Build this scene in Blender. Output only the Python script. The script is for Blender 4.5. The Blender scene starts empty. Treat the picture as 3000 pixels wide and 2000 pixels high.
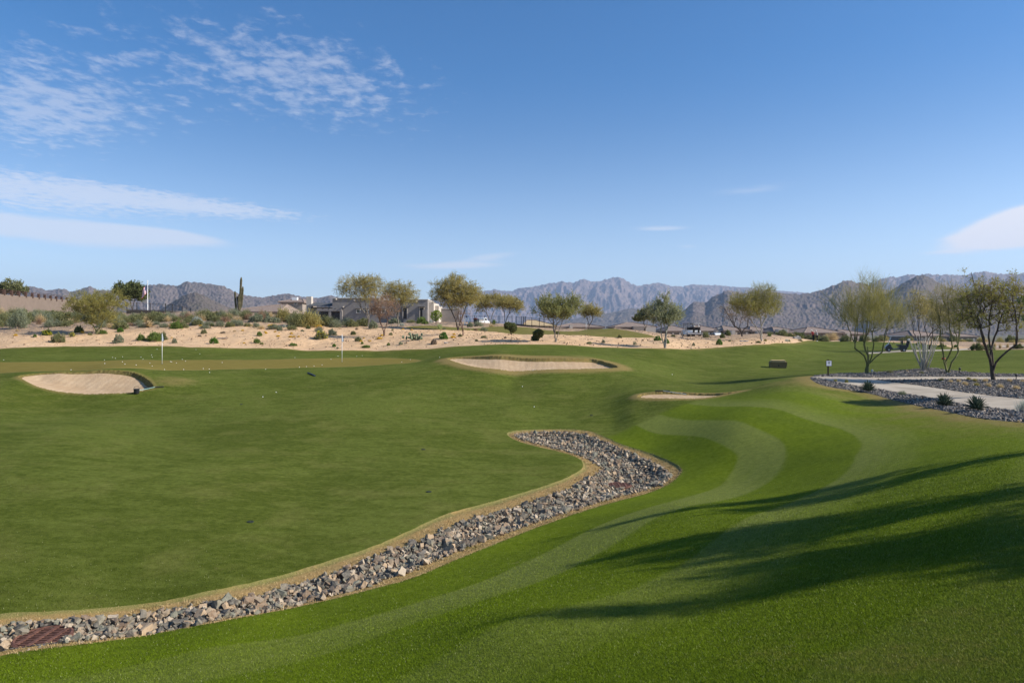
import bpy, bmesh, math, random
import numpy as np
from mathutils import Vector, Matrix

random.seed(7)
RNG = np.random.default_rng(11)
SC = bpy.context.scene
COL = SC.collection
F, CX, HZ = 2000.0, 1500.0, 975.0      # the lens in photo pixels: focal length, centre column, horizon row

# ------------------------------------------------------------------ helpers
def link(o, parent=None):
    COL.objects.link(o)
    if parent is not None:
        o.parent = parent
    return o

def tag(o, label=None, cat=None, group=None, kind=None):
    if label: o['label'] = label
    if cat: o['category'] = cat
    if group: o['group'] = group
    if kind: o['kind'] = kind
    return o

def empty(name, loc, rz=0.0):
    o = bpy.data.objects.new(name, None)
    o.empty_display_size = 0.2
    o.location = loc
    o.rotation_euler = (0, 0, rz)
    return link(o)

def thing(name, label, cat, loc, rz=0.0, group=None):
    return tag(empty(name, loc, rz), label, cat, group)

def np_mesh(name, V, Fc, smooth=False):
    """V (n,3), Fc (m,k) -> mesh"""
    V = np.asarray(V, np.float32); Fc = np.asarray(Fc, np.int32)
    me = bpy.data.meshes.new(name)
    m, k = Fc.shape
    me.vertices.add(len(V)); me.vertices.foreach_set('co', V.ravel())
    me.loops.add(m * k); me.loops.foreach_set('vertex_index', Fc.ravel())
    me.polygons.add(m)
    me.polygons.foreach_set('loop_start', np.arange(0, m * k, k, dtype=np.int32))
    me.polygons.foreach_set('loop_total', np.full(m, k, np.int32))
    me.polygons.foreach_set('use_smooth', np.full(m, bool(smooth)))
    me.update(calc_edges=True)
    return me

def fattr(me, name, vals, domain='POINT'):
    a = me.attributes.new(name, 'FLOAT', domain)
    a.data.foreach_set('value', np.asarray(vals, np.float32).ravel())

def mobj(name, me, mat, parent=None, loc=(0, 0, 0)):
    o = bpy.data.objects.new(name, me)
    if mat is not None and not me.materials:
        for m in (mat if isinstance(mat, (list, tuple)) else [mat]):
            me.materials.append(m)
    o.location = loc
    return link(o, parent)

def copy_tree(o, parent=None):
    c = o.copy(); link(c)
    c.parent = parent
    for ch in [x for x in o.children]:
        copy_tree(ch, c)
    return c

class MB:
    """collects boxes, tubes, lathes into one mesh"""
    def __init__(self): self.v = []; self.f = []
    def add(self, vs, fs):
        b = len(self.v)
        self.v += [tuple(map(float, v)) for v in vs]
        self.f += [tuple(b + i for i in f) for f in fs]
        return self
    def box(self, c, s, rz=0.0, taper=1.0):
        hx, hy, hz = s[0] / 2, s[1] / 2, s[2] / 2
        cs, sn = math.cos(rz), math.sin(rz)
        vs = []
        for z, t in ((-hz, 1.0), (hz, taper)):
            for x, y in ((-hx, -hy), (hx, -hy), (hx, hy), (-hx, hy)):
                x2, y2 = x * t, y * t
                vs.append((c[0] + x2 * cs - y2 * sn, c[1] + x2 * sn + y2 * cs, c[2] + z))
        return self.add(vs, [(3, 2, 1, 0), (4, 5, 6, 7), (0, 1, 5, 4), (1, 2, 6, 5), (2, 3, 7, 6), (3, 0, 4, 7)])
    def prism(self, prof, axis, a, b):
        """profile of 2-D points extruded along axis 'x' or 'y' or 'z' from a to b"""
        n = len(prof)
        def p3(p, t):
            if axis == 'x': return (t, p[0], p[1])
            if axis == 'y': return (p[0], t, p[1])
            return (p[0], p[1], t)
        vs = [p3(p, a) for p in prof] + [p3(p, b) for p in prof]
        fs = [(i, (i + 1) % n, n + (i + 1) % n, n + i) for i in range(n)]
        fs += [tuple(range(n - 1, -1, -1)), tuple(range(n, 2 * n))]
        return self.add(vs, fs)
    def tube(self, pts, rs, n=8):
        pts = [Vector(p) for p in pts]
        if not isinstance(rs, (list, tuple)): rs = [rs] * len(pts)
        vs = []; fs = []
        up = None
        for i, p in enumerate(pts):
            d = (pts[min(i + 1, len(pts) - 1)] - pts[max(i - 1, 0)]).normalized()
            if up is None:
                up = Vector((0, 0, 1)) if abs(d.z) < .9 else Vector((1, 0, 0))
            a = d.cross(up).normalized(); b = a.cross(d).normalized(); up = b
            for k in range(n):
                t = 2 * math.pi * k / n
                vs.append(p + (a * math.cos(t) + b * math.sin(t)) * rs[i])
        for i in range(len(pts) - 1):
            for k in range(n):
                fs.append((i * n + k, i * n + (k + 1) % n, (i + 1) * n + (k + 1) % n, (i + 1) * n + k))
        fs.append(tuple(range(n - 1, -1, -1)))
        fs.append(tuple(range((len(pts) - 1) * n, len(pts) * n)))
        return self.add(vs, fs)
    def lathe(self, c, prof, n=14):
        """prof: list of (radius, z)"""
        pts = [(c[0], c[1], c[2] + z) for r, z in prof]
        return self.tube([(p[0] + 1e-5 * i, p[1], p[2]) for i, p in enumerate(pts)], [max(r, 1e-3) for r, z in prof], n)
    def ball(self, c, r, nu=10, nv=7):
        r = (r, r, r) if not isinstance(r, (list, tuple)) else r
        vs = []; fs = []
        for j in range(nv + 1):
            ph = math.pi * j / nv
            for i in range(nu):
                th = 2 * math.pi * i / nu
                vs.append((c[0] + r[0] * math.sin(ph) * math.cos(th), c[1] + r[1] * math.sin(ph) * math.sin(th), c[2] + r[2] * math.cos(ph)))
        for j in range(nv):
            for i in range(nu):
                fs.append((j * nu + i, (j + 1) * nu + i, (j + 1) * nu + (i + 1) % nu, j * nu + (i + 1) % nu))
        return self.add(vs, fs)
    def mesh(self, name, smooth=False, bevel=0.0):
        me = bpy.data.meshes.new(name)
        me.from_pydata(self.v, [], self.f)
        bm = bmesh.new(); bm.from_mesh(me)
        bmesh.ops.remove_doubles(bm, verts=bm.verts, dist=1e-5)
        bmesh.ops.recalc_face_normals(bm, faces=bm.faces)
        if bevel:
            es = [e for e in bm.edges if len(e.link_faces) == 2 and e.calc_face_angle(0) > .6]
            bmesh.ops.bevel(bm, geom=es, offset=bevel, segments=2, profile=.6, affect='EDGES', clamp_overlap=True)
        bm.to_mesh(me); bm.free()
        if smooth:
            for p in me.polygons: p.use_smooth = True
        me.update()
        return me
    def build(self, name, mat, parent=None, loc=(0, 0, 0), smooth=False, bevel=0.0):
        return mobj(name, self.mesh(name, smooth, bevel), mat, parent, loc)

# ---- noise (numpy, for shapes)
_perm = np.random.default_rng(5).permutation(512)
_perm = np.concatenate([_perm, _perm, _perm])
_g = np.random.default_rng(6).normal(size=(512, 2)); _g /= np.linalg.norm(_g, axis=1)[:, None]
def perlin(x, y):
    x = np.asarray(x, float); y = np.asarray(y, float)
    xi = np.floor(x).astype(int); yi = np.floor(y).astype(int)
    xf = x - xi; yf = y - yi
    u = xf * xf * xf * (xf * (xf * 6 - 15) + 10); v = yf * yf * yf * (yf * (yf * 6 - 15) + 10)
    def gr(ix, iy, dx, dy):
        h = _perm[(_perm[ix & 511] + iy) & 511]
        return _g[h, 0] * dx + _g[h, 1] * dy
    a = gr(xi, yi, xf, yf); b = gr(xi + 1, yi, xf - 1, yf)
    c = gr(xi, yi + 1, xf, yf - 1); d = gr(xi + 1, yi + 1, xf - 1, yf - 1)
    return (a + u * (b - a)) * (1 - v) + (c + u * (d - c)) * v
def fbm(x, y, oct=4, gain=.5):
    s = 0; a = 1; f = 1
    for i in range(oct):
        s = s + a * perlin(x * f + 17.3 * i, y * f + 9.1 * i); a *= gain; f *= 2.03
    return s
def ridged(x, y, oct=4):
    s = 0; a = 1; f = 1
    for i in range(oct):
        s = s + a * (1 - np.abs(perlin(x * f + 31.7 * i, y * f + 3.3 * i)) * 2.2); a *= .5; f *= 2.07
    return s / 1.9
def sstep(a, b, x):
    t = np.clip((x - a) / (b - a), 0, 1)
    return t * t * (3 - 2 * t)

# ------------------------------------------------------------------ the ground: heights
CTRL = [  # where the ground is seen, and how far along the view it lies
 # foreground
 (0,2000,7.4),(500,2000,7.0),(1000,2000,6.3),(1500,2000,5.3),(2000,2000,4.6),(2500,2000,4.0),(3000,2000,3.7),
 (600,1900,8.2),(1500,1800,7.3),(2000,1800,6.7),(3000,1700,5.6),(1500,1700,10.3),(2000,1600,10.0),(2500,1600,8.2),
 (2500,1450,12.0),(3000,1450,8.9),(3000,1330,12.2),(2000,1480,14.0),(2160,1380,19.3),(2300,1350,18.8),(2500,1300,18.5),
 (2800,1300,15.5),(2700,1240,20.0),(2860,1205,21.0),(3000,1240,17.5),
 # swale
 (125,1850,9.3),(0,1914,8.75),(434,1856,9.5),(855,1778,10.6),(1305,1650,12.5),(1561,1548,14.8),(1814,1412,20.0),(2000,1385,20.4),
 (0,1796,9.75),(600,1738,10.9),(983,1634,13.0),(1308,1505,15.9),(1634,1411,19.2),(1710,1364,21.5),(1561,1304,25.0),(1480,1268,27.3),
 (1561,1257,28.2),(1724,1260,27.7),(1905,1324,23.8),
 # fairway on the left
 (200,1600,12.8),(200,1400,17.5),(200,1250,25.0),(600,1400,18.3),(900,1400,19.3),(900,1250,26.5),(1200,1330,22.5),(900,1150,35.5),(1300,1180,33.0),
 (1500,1200,31.5),(1500,1120,39.0),(1800,1235,28.9),
 # near-left bunker
 (-60,1110,36.0),(60,1103,36.5),(104,1132,34.8),(178,1092,37.6),(268,1157,34.0),(300,1086,38.0),(387,1152,34.2),(381,1090,37.9),(449,1134,35.3),
 (430,1110,36.8),(520,1120,36.5),(520,1160,34.0),(180,1170,33.3),
 # practice green
 (0,1092,39.5),(0,1062,47.0),(200,1085,40.0),(300,1058,49.0),(475,1082,41.5),(475,1066,46.5),(475,1055,51.0),(900,1076,46.0),(900,1051,54.0),
 (1002,1061,51.0),(1150,1066,47.0),(1230,1055,51.0),(700,1066,48.0),
 (0,1040,54.0),(475,1030,57.5),(900,1035,59.5),(1200,1035,59.0),
 # middle bunker
 (1300,1052,46.5),(1360,1070,43.0),(1471,1086,41.0),(1460,1044,45.6),(1582,1052,45.0),(1637,1085,41.0),(1720,1082,41.3),(1692,1052,45.2),
 (1790,1066,44.0),(1815,1077,42.5),(1560,1030,51.5),(1850,1050,49.0),(1700,1110,39.0),
 # right-hand bunker and its mound
 (1865,1165,32.0),(1884,1154,33.1),(2033,1153,32.6),(1958,1169,30.7),(2077,1166,30.5),(2196,1141,32.0),(2137,1154,31.2),(2000,1200,28.3),(1880,1195,30.0),(1780,1150,35.6),(1850,1215,29.0),(1760,1225,29.6),(2000,1120,39.4),
 (2300,1135,29.5),(2330,1112,33.2),(2365,1104,34.6),(2240,1102,43.0),(2300,1200,24.5),(2500,1180,26.0),(2150,1260,22.8),(1800,1182,32.2),
 # terrace with the path
 (2427,1100,36.0),(2540,1095,38.0),(2910,1115,32.0),(2520,1146,29.2),(2690,1188,24.2),(2775,1092,37.5),(3000,1095,37.0),(3000,1150,26.5),(3000,1105,34.0),(2700,1083,41.5),
 (3000,1070,44.0),(2700,1060,51.0),
 # lawn beyond
 (2280,1080,51.5),(2000,1070,50.5),(2000,1035,60.0),(2200,1050,58.5),(2400,1050,64.0),(2550,1050,62.0),(2400,1020,92.0),(2380,997,135.0),(2600,1000,122.0),
 (2625,1030,82.0),(2800,1021,86.0),(3000,1023,74.0),(3000,1012,92.0),(2500,1010,106.0),
 # edge of the desert bed
 (-50,1027,60.0),(200,1014,62.5),(475,1013,63.0),(700,1020,63.0),(900,1024,64.0),(1100,1027,63.0),(1250,1022,61.0),(1400,1011,59.5),(1550,1009,59.0),
 (1750,1016,60.0),(2000,1021,65.0),(2150,1014,70.0),(2250,1009,75.0),(2330,1005,95.0),
 # desert bed rising behind
 (0,980,69.0),(200,985,68.5),(200,957,76.0),(500,985,69.0),(475,955,77.0),(750,985,70.0),(700,954,78.0),(900,985,71.0),(900,956,80.0),(1100,985,71.5),(1100,958,83.0),
 (1250,985,69.0),(1220,966,80.0),(1240,952,97.0),(1330,957,97.0),(1390,968,84.0),(1430,990,66.0),(1500,957,104.0),(1500,979,76.0),(1627,1000,62.5),
 (1650,983,72.0),(1700,969,100.0),(1800,962,102.0),(1850,985,76.0),(1890,1000,70.0),(1950,1000,69.0),(1985,985,95.0),(2050,992,84.0),(2100,1000,77.0),(2175,983,97.0),(2230,998,80.0),
 (2260,983,100.0),(2330,990,110.0),
 # up to the houses on the left, down to the plain on the right
 (-150,940,86.0),(150,940,86.0),(150,915,140.0),(-100,915,120.0),(470,935,92.0),(470,916,115.0),(700,925,95.0),(700,915,130.0),(950,945,95.0),(1000,945,118.0),(1250,946,118.0),
 (1400,945,130.0),(1550,956,130.0),(1650,962,150.0),(2000,990,170.0),(2300,988,160.0),(2600,996,170.0),(2900,1000,150.0),(3100,1000,150.0),
]
WCTRL = [  # outside the picture (x, y, z)
 (0,0,-1.75),(0,-8,-1.7),(12,0,-1.7),(14,5,-1.75),(-6,0,-2.6),(-14,2,-3.6),(-18,10,-4.05),(20,12,-1.95),(28,20,-2.0),(40,35,-1.9),(60,60,-1.6),(90,90,-1.4),
 (-28,16,-3.9),(-40,32,-3.1),(-55,50,-2.0),(-75,64,-1.0),(-95,80,1.0),(-60,10,-3.5),(40,0,-1.8),(-20,-20,-2.5),(25,-20,-1.8),(120,130,-2.5),(-120,110,4.5),
]
def warp(x, y):
    r = np.hypot(x, y); rho = np.log1p(r / 3.0) / np.maximum(r, 1e-6)
    return np.stack([x * rho, y * rho], -1) * 3.0
_cp = [((px - CX) / F * d, d, -(py - HZ) / F * d) for px, py, d in CTRL] + WCTRL
_cp = np.array(_cp, float)
_cw = warp(_cp[:, 0], _cp[:, 1])
def _k(d2): return np.where(d2 > 1e-12, .5 * d2 * np.log(np.maximum(d2, 1e-12)), 0.0)
_n = len(_cp)
_A = np.zeros((_n + 3, _n + 3))
_A[:_n, :_n] = _k(((_cw[:, None] - _cw[None]) ** 2).sum(-1)) + np.eye(_n) * 0.002
_A[:_n, _n] = 1; _A[:_n, _n + 1:] = _cw
_A[_n:, :_n] = _A[:_n, _n:].T
_W = np.linalg.solve(_A, np.concatenate([_cp[:, 2], np.zeros(3)]))
def T0(x, y):
    """smooth ground height before bunkers and swale are cut"""
    x = np.atleast_1d(np.asarray(x, float)); y = np.atleast_1d(np.asarray(y, float))
    sh = x.shape; x = x.ravel(); y = y.ravel()
    out = np.empty(len(x))
    for i in range(0, len(x), 20000):
        r = np.hypot(x[i:i + 20000], y[i:i + 20000]); s = np.minimum(1, 190 / np.maximum(r, 1e-6))
        q = warp(x[i:i + 20000] * s, y[i:i + 20000] * s)
        d2 = ((q[:, None] - _cw[None]) ** 2).sum(-1)
        z = _k(d2) @ _W[:_n] + _W[_n] + q @ _W[_n + 1:]
        w = sstep(140, 330, r)
        zf = -4.0 - .004 * np.minimum(np.maximum(r - 300, 0), 1000)
        out[i:i + 20000] = z * (1 - w) + zf * w
    return out.reshape(sh)

_DS = np.exp(np.linspace(math.log(2.5), math.log(165), 1100))
def cast(P, fallback=None):
    """photo pixels -> points of the smooth ground (x, y, z)"""
    P = np.atleast_2d(np.asarray(P, float)); out = np.zeros((len(P), 3))
    dx = (P[:, 0] - CX) / F; dz = -(P[:, 1] - HZ) / F
    for i in range(len(P)):
        z = T0(dx[i] * _DS, _DS); ray = dz[i] * _DS
        h = np.nonzero(ray <= z)[0]
        if len(h) and h[0] > 0:
            j = h[0]; a = ray[j - 1] - z[j - 1]; b = ray[j] - z[j]
            d = _DS[j - 1] + (_DS[j] - _DS[j - 1]) * a / max(a - b, 1e-9)
        else:
            d = fallback if fallback else 150.0
        out[i] = (dx[i] * d, d, T0(dx[i] * d, d)[0])
    return out

def sdist(poly, x, y):
    """signed distance to a closed plan polygon (negative inside)"""
    poly = np.asarray(poly, float)[:, :2]; q = np.roll(poly, -1, 0)
    x = np.asarray(x, float); y = np.asarray(y, float)
    best = np.full(x.shape, 1e18); ins = np.zeros(x.shape, bool)
    for (ax, ay), (bx, by) in zip(poly, q):
        ex, ey = bx - ax, by - ay
        t = np.clip(((x - ax) * ex + (y - ay) * ey) / max(ex * ex + ey * ey, 1e-12), 0, 1)
        best = np.minimum(best, (x - ax - t * ex) ** 2 + (y - ay - t * ey) ** 2)
        c = (ay > y) != (by > y)
        if abs(by - ay) > 1e-12:
            ins ^= c & (x < (bx - ax) * (y - ay) / (by - ay) + ax)
    d = np.sqrt(best)
    return np.where(ins, -d, d)
def near(poly, x, y, m):
    """sdist evaluated only near the polygon; +m elsewhere"""
    poly = np.asarray(poly)[:, :2]
    lo = poly.min(0) - m; hi = poly.max(0) + m
    k = (x > lo[0]) & (x < hi[0]) & (y > lo[1]) & (y < hi[1])
    out = np.full(np.shape(x), float(m))
    if k.any(): out[k] = np.minimum(sdist(poly, x[k], y[k]), m)
    return out
def smooth_poly(p, it=2):
    p = np.asarray(p, float)
    for _ in range(it):
        q = np.roll(p, -1, 0)
        p = np.stack([p * .75 + q * .25, p * .25 + q * .75], 1).reshape(-1, p.shape[1])
    return p

# ------------------------------------------------------------------ outlines seen in the photograph, laid on the ground
EDGE = [(-700,1048),(-300,1036),(0,1022),(80,1017),(200,1014),(330,1014),(475,1013),(560,1017),(700,1020),(850,1022),(1000,1026),(1080,1027),(1150,1026),(1250,1022),(1350,1013),
        (1450,1009),(1550,1009),(1650,1010),(1750,1016),(1850,1019),(1950,1021),(2050,1021),(2150,1014),(2250,1009),(2330,1004),(2385,997.5),(2480,999),(2600,1002),(2700,1006),
        (2760,1012),(2800,1020),(2845,1026),(2900,1025),(3000,1023),(3500,1030)]
EDGE3 = cast(EDGE)
P_DESERT = np.vstack([EDGE3[:, :2], [[300, 60], [400, 420], [-400, 420], [-300, 60]]])
P_GREEN2 = smooth_poly(cast([(1183,958.5),(1215,955),(1260,953),(1330,958.5),(1390,963),(1440,956),(1500,957.5),(1550,959),(1600,967),(1660,971),(1700,969.5),(1750,963),(1800,963.5),(1850,970),(1900,980),
                 (1930,989),(1860,989),(1780,988),(1720,983.5),(1650,982),(1600,981),(1500,978),(1440,971.5),(1390,968.5),(1300,966.5),(1240,965),(1200,962)])[:, :2], 1)
P_GREEN = smooth_poly(cast([(-160,1063),(0,1062),(100,1060),(300,1057),(475,1055),(700,1054),(900,1051),(1000,1048.5),(1100,1047.5),(1200,1050),(1241,1055),(1215,1060.5),(1150,1066),(1050,1072),
                 (900,1076),(750,1079),(600,1083),(475,1084),(300,1083),(200,1086),(110,1088),(0,1092),(-160,1095)])[:, :2], 1)
BUNK = [
 [(52,1105),(74,1100),(119,1095),(178,1091.6),(268,1088.6),(327,1086.5),(381,1090),(417,1102),(440,1120),(451,1132),(446,1139),(428,1145),(387,1152.6),(342,1155),(268,1157),(208,1153),(149,1145),(104,1132),(74,1118)],
 [(1308,1051.5),(1347,1047.7),(1388,1046.3),(1460,1044.4),(1499,1047),(1582,1052.4),(1637,1052),(1692,1052.4),(1747,1054.6),(1789,1065.7),(1812,1074.5),(1804,1079),(1720,1082),(1637,1084.5),(1554,1086.4),(1471,1085.6),(1402,1079),(1360,1069.8),(1327,1059)],
 [(1866,1163),(1884,1155),(1928,1150.5),(1988,1151),(2033,1153),(2085,1154.5),(2130,1153),(2175,1147),(2150,1152.5),(2107,1161),(2077,1166.7),(2018,1169.6),(1958,1169.6),(1914,1168.5),(1884,1167)],
]
BUNK = [smooth_poly(cast(b)[:, :2], 1) for b in BUNK]
SW_IN_NEAR = [(-500,1990),(-200,1935),(0,1896),(76,1889),(140,1879),(230,1873),(357,1856),(485,1845),(600,1818),(689,1801),(817,1779),(932,1748),(1034,1725),(1123,1695),(1254,1646),(1345,1606),(1453,1568),(1543,1537),(1616,1512),(1724,1479),(1832,1447),(1905,1430),(1952,1407),(1972,1389)]
SW_IN_FAR = [(1952,1371),(1887,1338),(1796,1302),(1753,1284),(1706,1268),(1652,1262.5),(1580,1264),(1525,1268),(1507,1274),(1525,1284),(1580,1299),(1652,1317),(1706,1335),(1742,1353),(1764,1368),(1757,1382),(1706,1407),(1652,1437),(1572,1459),(1525,1479),(1453,1499),(1381,1519),(1294,1548),(1243,1577),(1161,1601),(1085,1633),(1034,1655),(983,1672),(919,1692),(850,1712),(780,1733),(684,1752),(600,1765),(523,1779),(446,1786),(357,1802),(275,1808),(158,1806),(84,1814),(0,1828),(-200,1862),(-500,1905)]
SW_OUT_NEAR = [(-500,2025),(-200,1958),(0,1914),(140,1899),(281,1881),(434,1856),(600,1830),(727,1805),(855,1778),(983,1751),(1085,1725),(1200,1695),(1305,1650),(1345,1633),(1453,1591),(1561,1548),(1634,1523),(1742,1487),(1887,1447),(1959,1418),(2000,1378)]
SW_OUT_FAR = [(1991,1364),(1959,1347),(1905,1324),(1814,1299),(1778,1281),(1724,1260),(1652,1256),(1561,1257),(1500,1262),(1480,1270),(1507,1288),(1561,1304),(1652,1324),(1699,1342),(1712,1364),(1695,1382),(1634,1411),(1525,1443),(1417,1476),(1308,1505),(1200,1552),(1085,1603),(983,1634),(881,1667),(779,1695),(600,1738),(357,1774),(179,1789),(0,1796),(-200,1826),(-500,1868)]
P_ROCK = smooth_poly(cast(SW_IN_NEAR + SW_IN_FAR)[:, :2], 1)
P_FRINGE = smooth_poly(cast(SW_OUT_NEAR + SW_OUT_FAR)[:, :2], 1)
GR_FRONT = [(2371,1104),(2379,1114),(2398,1125),(2434,1134),(2484,1141),(2520,1146.5),(2562,1155),(2598,1167),(2642,1177),(2687,1187.5),(2731,1196),(2776,1205),(2836,1220),(2880,1228),(2925,1232),(3000,1238),(3300,1262)]
GR_BACK = [(3300,1097),(3000,1094.6),(2919,1094.6),(2880,1092),(2821,1088),(2776,1083),(2740,1078.5),(2711,1077.5),(2672,1082),(2627,1086),(2568,1090),(2526,1092),(2479,1093.5),(2434,1096),(2389,1100)]
P_GRAVEL = smooth_poly(cast(GR_FRONT + GR_BACK)[:, :2], 1)
P_PATH = cast([(2374,1104.4),(2449,1117.6),(2514,1129.5),(2586,1140.5),(2672,1154.8),(2746,1168),(2836,1184.5),(2925,1196.4),(3000,1207.4),(3300,1252),
               (3300,1205),(3000,1169.6),(2806,1146),(2687,1128.6),(2562,1111.6),(2700,1111.9),(3000,1112.6),(3300,1113),(3300,1105.4),(3000,1105),(2700,1104.2),(2430,1103.6),(2390,1103)])[:, :2]
P_CARTPATH = cast([(2540,1032),(2647,1025.5),(2743,1024.5),(2804,1022.5),(2841,1020),(2900,1014),(3000,1010),(3300,1004),(3300,1007),(3000,1013.5),(2900,1018),(2841,1024),(2804,1026.5),(2743,1028.5),(2647,1030.5),(2540,1036)])[:, :2]

def sd_all(x, y):
    return dict(desert=near(P_DESERT, x, y, 30), green2=near(P_GREEN2, x, y, 3), green=near(P_GREEN, x, y, 6),
                b0=near(BUNK[0], x, y, 6), b1=near(BUNK[1], x, y, 6), b2=near(BUNK[2], x, y, 6),
                rock=near(P_ROCK, x, y, 3), fringe=near(P_FRINGE, x, y, 30), gravel=near(P_GRAVEL, x, y, 8),
                path=near(P_PATH, x, y, 1), cart=near(P_CARTPATH, x, y, 2))

def H(x, y, sd=None):
    """finished ground height"""
    x = np.atleast_1d(np.asarray(x, float)); y = np.atleast_1d(np.asarray(y, float))
    if sd is None: sd = sd_all(x, y)
    z = T0(x, y)
    r = np.hypot(x, y)
    z = z + .035 * perlin(x * .23, y * .23) * sstep(6, 20, r)
    for q, (k, lip, dep) in enumerate((('b0', .24, .46), ('b1', .17, .36), ('b2', .05, .14))):
        s = -sd[k]; xa, xb = BUNK[q][:, 0].min(), BUNK[q][:, 0].max()
        lip = lip * (.10 + .90 * sstep(.12 if q == 0 else .0, .95 if q == 0 else .3, (x - xa) / (xb - xa)))
        z = z - np.where(s > 0, lip * sstep(0, .11, s) + dep * (1 - np.exp(-np.maximum(s - .10, 0) / 1.5)), 0)
        z = z + np.where((s <= 0) & (s > -1.2), .05 * (1 - sstep(0, 1.2, -s)), 0)
        z = z + np.where(s > .5, .02 * perlin(x * 3.1, y * 3.1), 0)
    s = -sd['fringe']; z = z - .035 * sstep(0, .05, s) * (s > 0)
    s = -sd['rock']; z = z - np.where(s > 0, .16 * sstep(0, .5, s), 0)
    s = -sd['path']; z = z + np.where(s > 0, .012, 0)
    s = -sd['desert']
    bump = .16 * fbm(x * .35, y * .35, 3) + .05 * fbm(x * 1.7, y * 1.7, 2)
    z = z + np.where(s > 0, bump * sstep(0, 3, s) * sstep(0, .2, np.maximum(sd['green2'], 0) + 0.0) * sstep(0, 1., np.maximum(sd['cart'], 0)), 0)
    return z
def Hs(x, y): return float(H([x], [y])[0])

def at(px, py, d=None):
    """a photo pixel -> the ground point under it (optionally at a given distance)"""
    if d is None:
        p = cast([(px, py)])[0]; x, y = p[0], p[1]
    else:
        x, y = (px - CX) / F * d, d
    return Vector((x, y, Hs(x, y)))
def ray(px, py, d):
    return Vector(((px - CX) / F * d, d, (HZ - py) / F * d))
# ------------------------------------------------------------------ materials
class NT:
    def __init__(self, name):
        self.m = bpy.data.materials.new(name); self.m.use_nodes = True
        self.t = self.m.node_tree; self.t.nodes.clear()
        self.out = self.n('ShaderNodeOutputMaterial')
    def n(self, kind, inp=None, **props):
        nd = self.t.nodes.new(kind)
        for k, v in props.items(): setattr(nd, k, v)
        for k, v in (inp or {}).items():
            s = nd.inputs[k]
            if isinstance(v, bpy.types.NodeSocket): self.t.links.new(v, s)
            else: s.default_value = v
        return nd
    def pos(self):
        if not hasattr(self, '_p'): self._p = self.n('ShaderNodeNewGeometry').outputs['Position']
        return self._p
    def obc(self):
        if not hasattr(self, '_o'): self._o = self.n('ShaderNodeTexCoord').outputs['Object']
        return self._o
    def noise(self, vec, scale, detail=3, rough=.55, dist=0.0):
        return self.n('ShaderNodeTexNoise', {'Vector': vec, 'Scale': scale, 'Detail': detail, 'Roughness': rough, 'Distortion': dist}).outputs['Fac']
    def ramp(self, fac, a, b):
        return self.n('ShaderNodeMapRange', {'Value': fac, 'From Min': a, 'From Max': b}, interpolation_type='SMOOTHSTEP').outputs[0]
    def math(self, op, a, b=0.0, c=0.0):
        nd = self.n('ShaderNodeMath', {0: a, 1: b, 2: c}, operation=op); return nd.outputs[0]
    def mix(self, fac, a, b, mode='MIX'):
        nd = self.n('ShaderNodeMix', data_type='RGBA', blend_type=mode)
        for s, v in ((nd.inputs[0], fac), (nd.inputs[6], a), (nd.inputs[7], b)):
            if isinstance(v, bpy.types.NodeSocket): self.t.links.new(v, s)
            else: s.default_value = v if not isinstance(v, tuple) or len(v) == 4 else (*v, 1)
        return nd.outputs[2]
    def attr(self, name):
        return self.n('ShaderNodeAttribute', attribute_name=name).outputs['Fac']
    def objrand(self):
        return self.n('ShaderNodeObjectInfo').outputs['Random']
    def mapping(self, vec, scale):
        return self.n('ShaderNodeMapping', {'Vector': vec, 'Scale': scale}).outputs[0]
    def bump(self, h, strength=.4, dist=.02, normal=None):
        i = {'Height': h, 'Strength': strength, 'Distance': dist}
        if normal is not None: i['Normal'] = normal
        return self.n('ShaderNodeBump', i).outputs[0]
    def bsdf(self, col, rough=.8, spec=.3, normal=None, **kw):
        i = {'Roughness': rough, 'Specular IOR Level': spec}
        i['Base Color'] = col if isinstance(col, bpy.types.NodeSocket) else (*col, 1)
        if normal is not None: i['Normal'] = normal
        i.update(kw)
        s = self.n('ShaderNodeBsdfPrincipled', i)
        self.t.links.new(s.outputs[0], self.out.inputs[0])
        return s
MATS = {}
def simple(name, col, rough=.7, spec=.3, var=.12, scale=6.0, metal=0.0, bump=0.0):
    """a paint-like surface with slight mottling"""
    if name in MATS: return MATS[name]
    m = NT(name)
    n = m.noise(m.obc(), scale, 4)
    c = m.mix(m.ramp(n, .3, .7), tuple(x * (1 - var) for x in col), tuple(min(1, x * (1 + var)) for x in col))
    kw = {'Metallic': metal}
    m.bsdf(c, rough, spec, m.bump(m.noise(m.obc(), scale * 8, 3), bump, .01) if bump else None, **kw)
    MATS[name] = m.m
    return m.m

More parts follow.
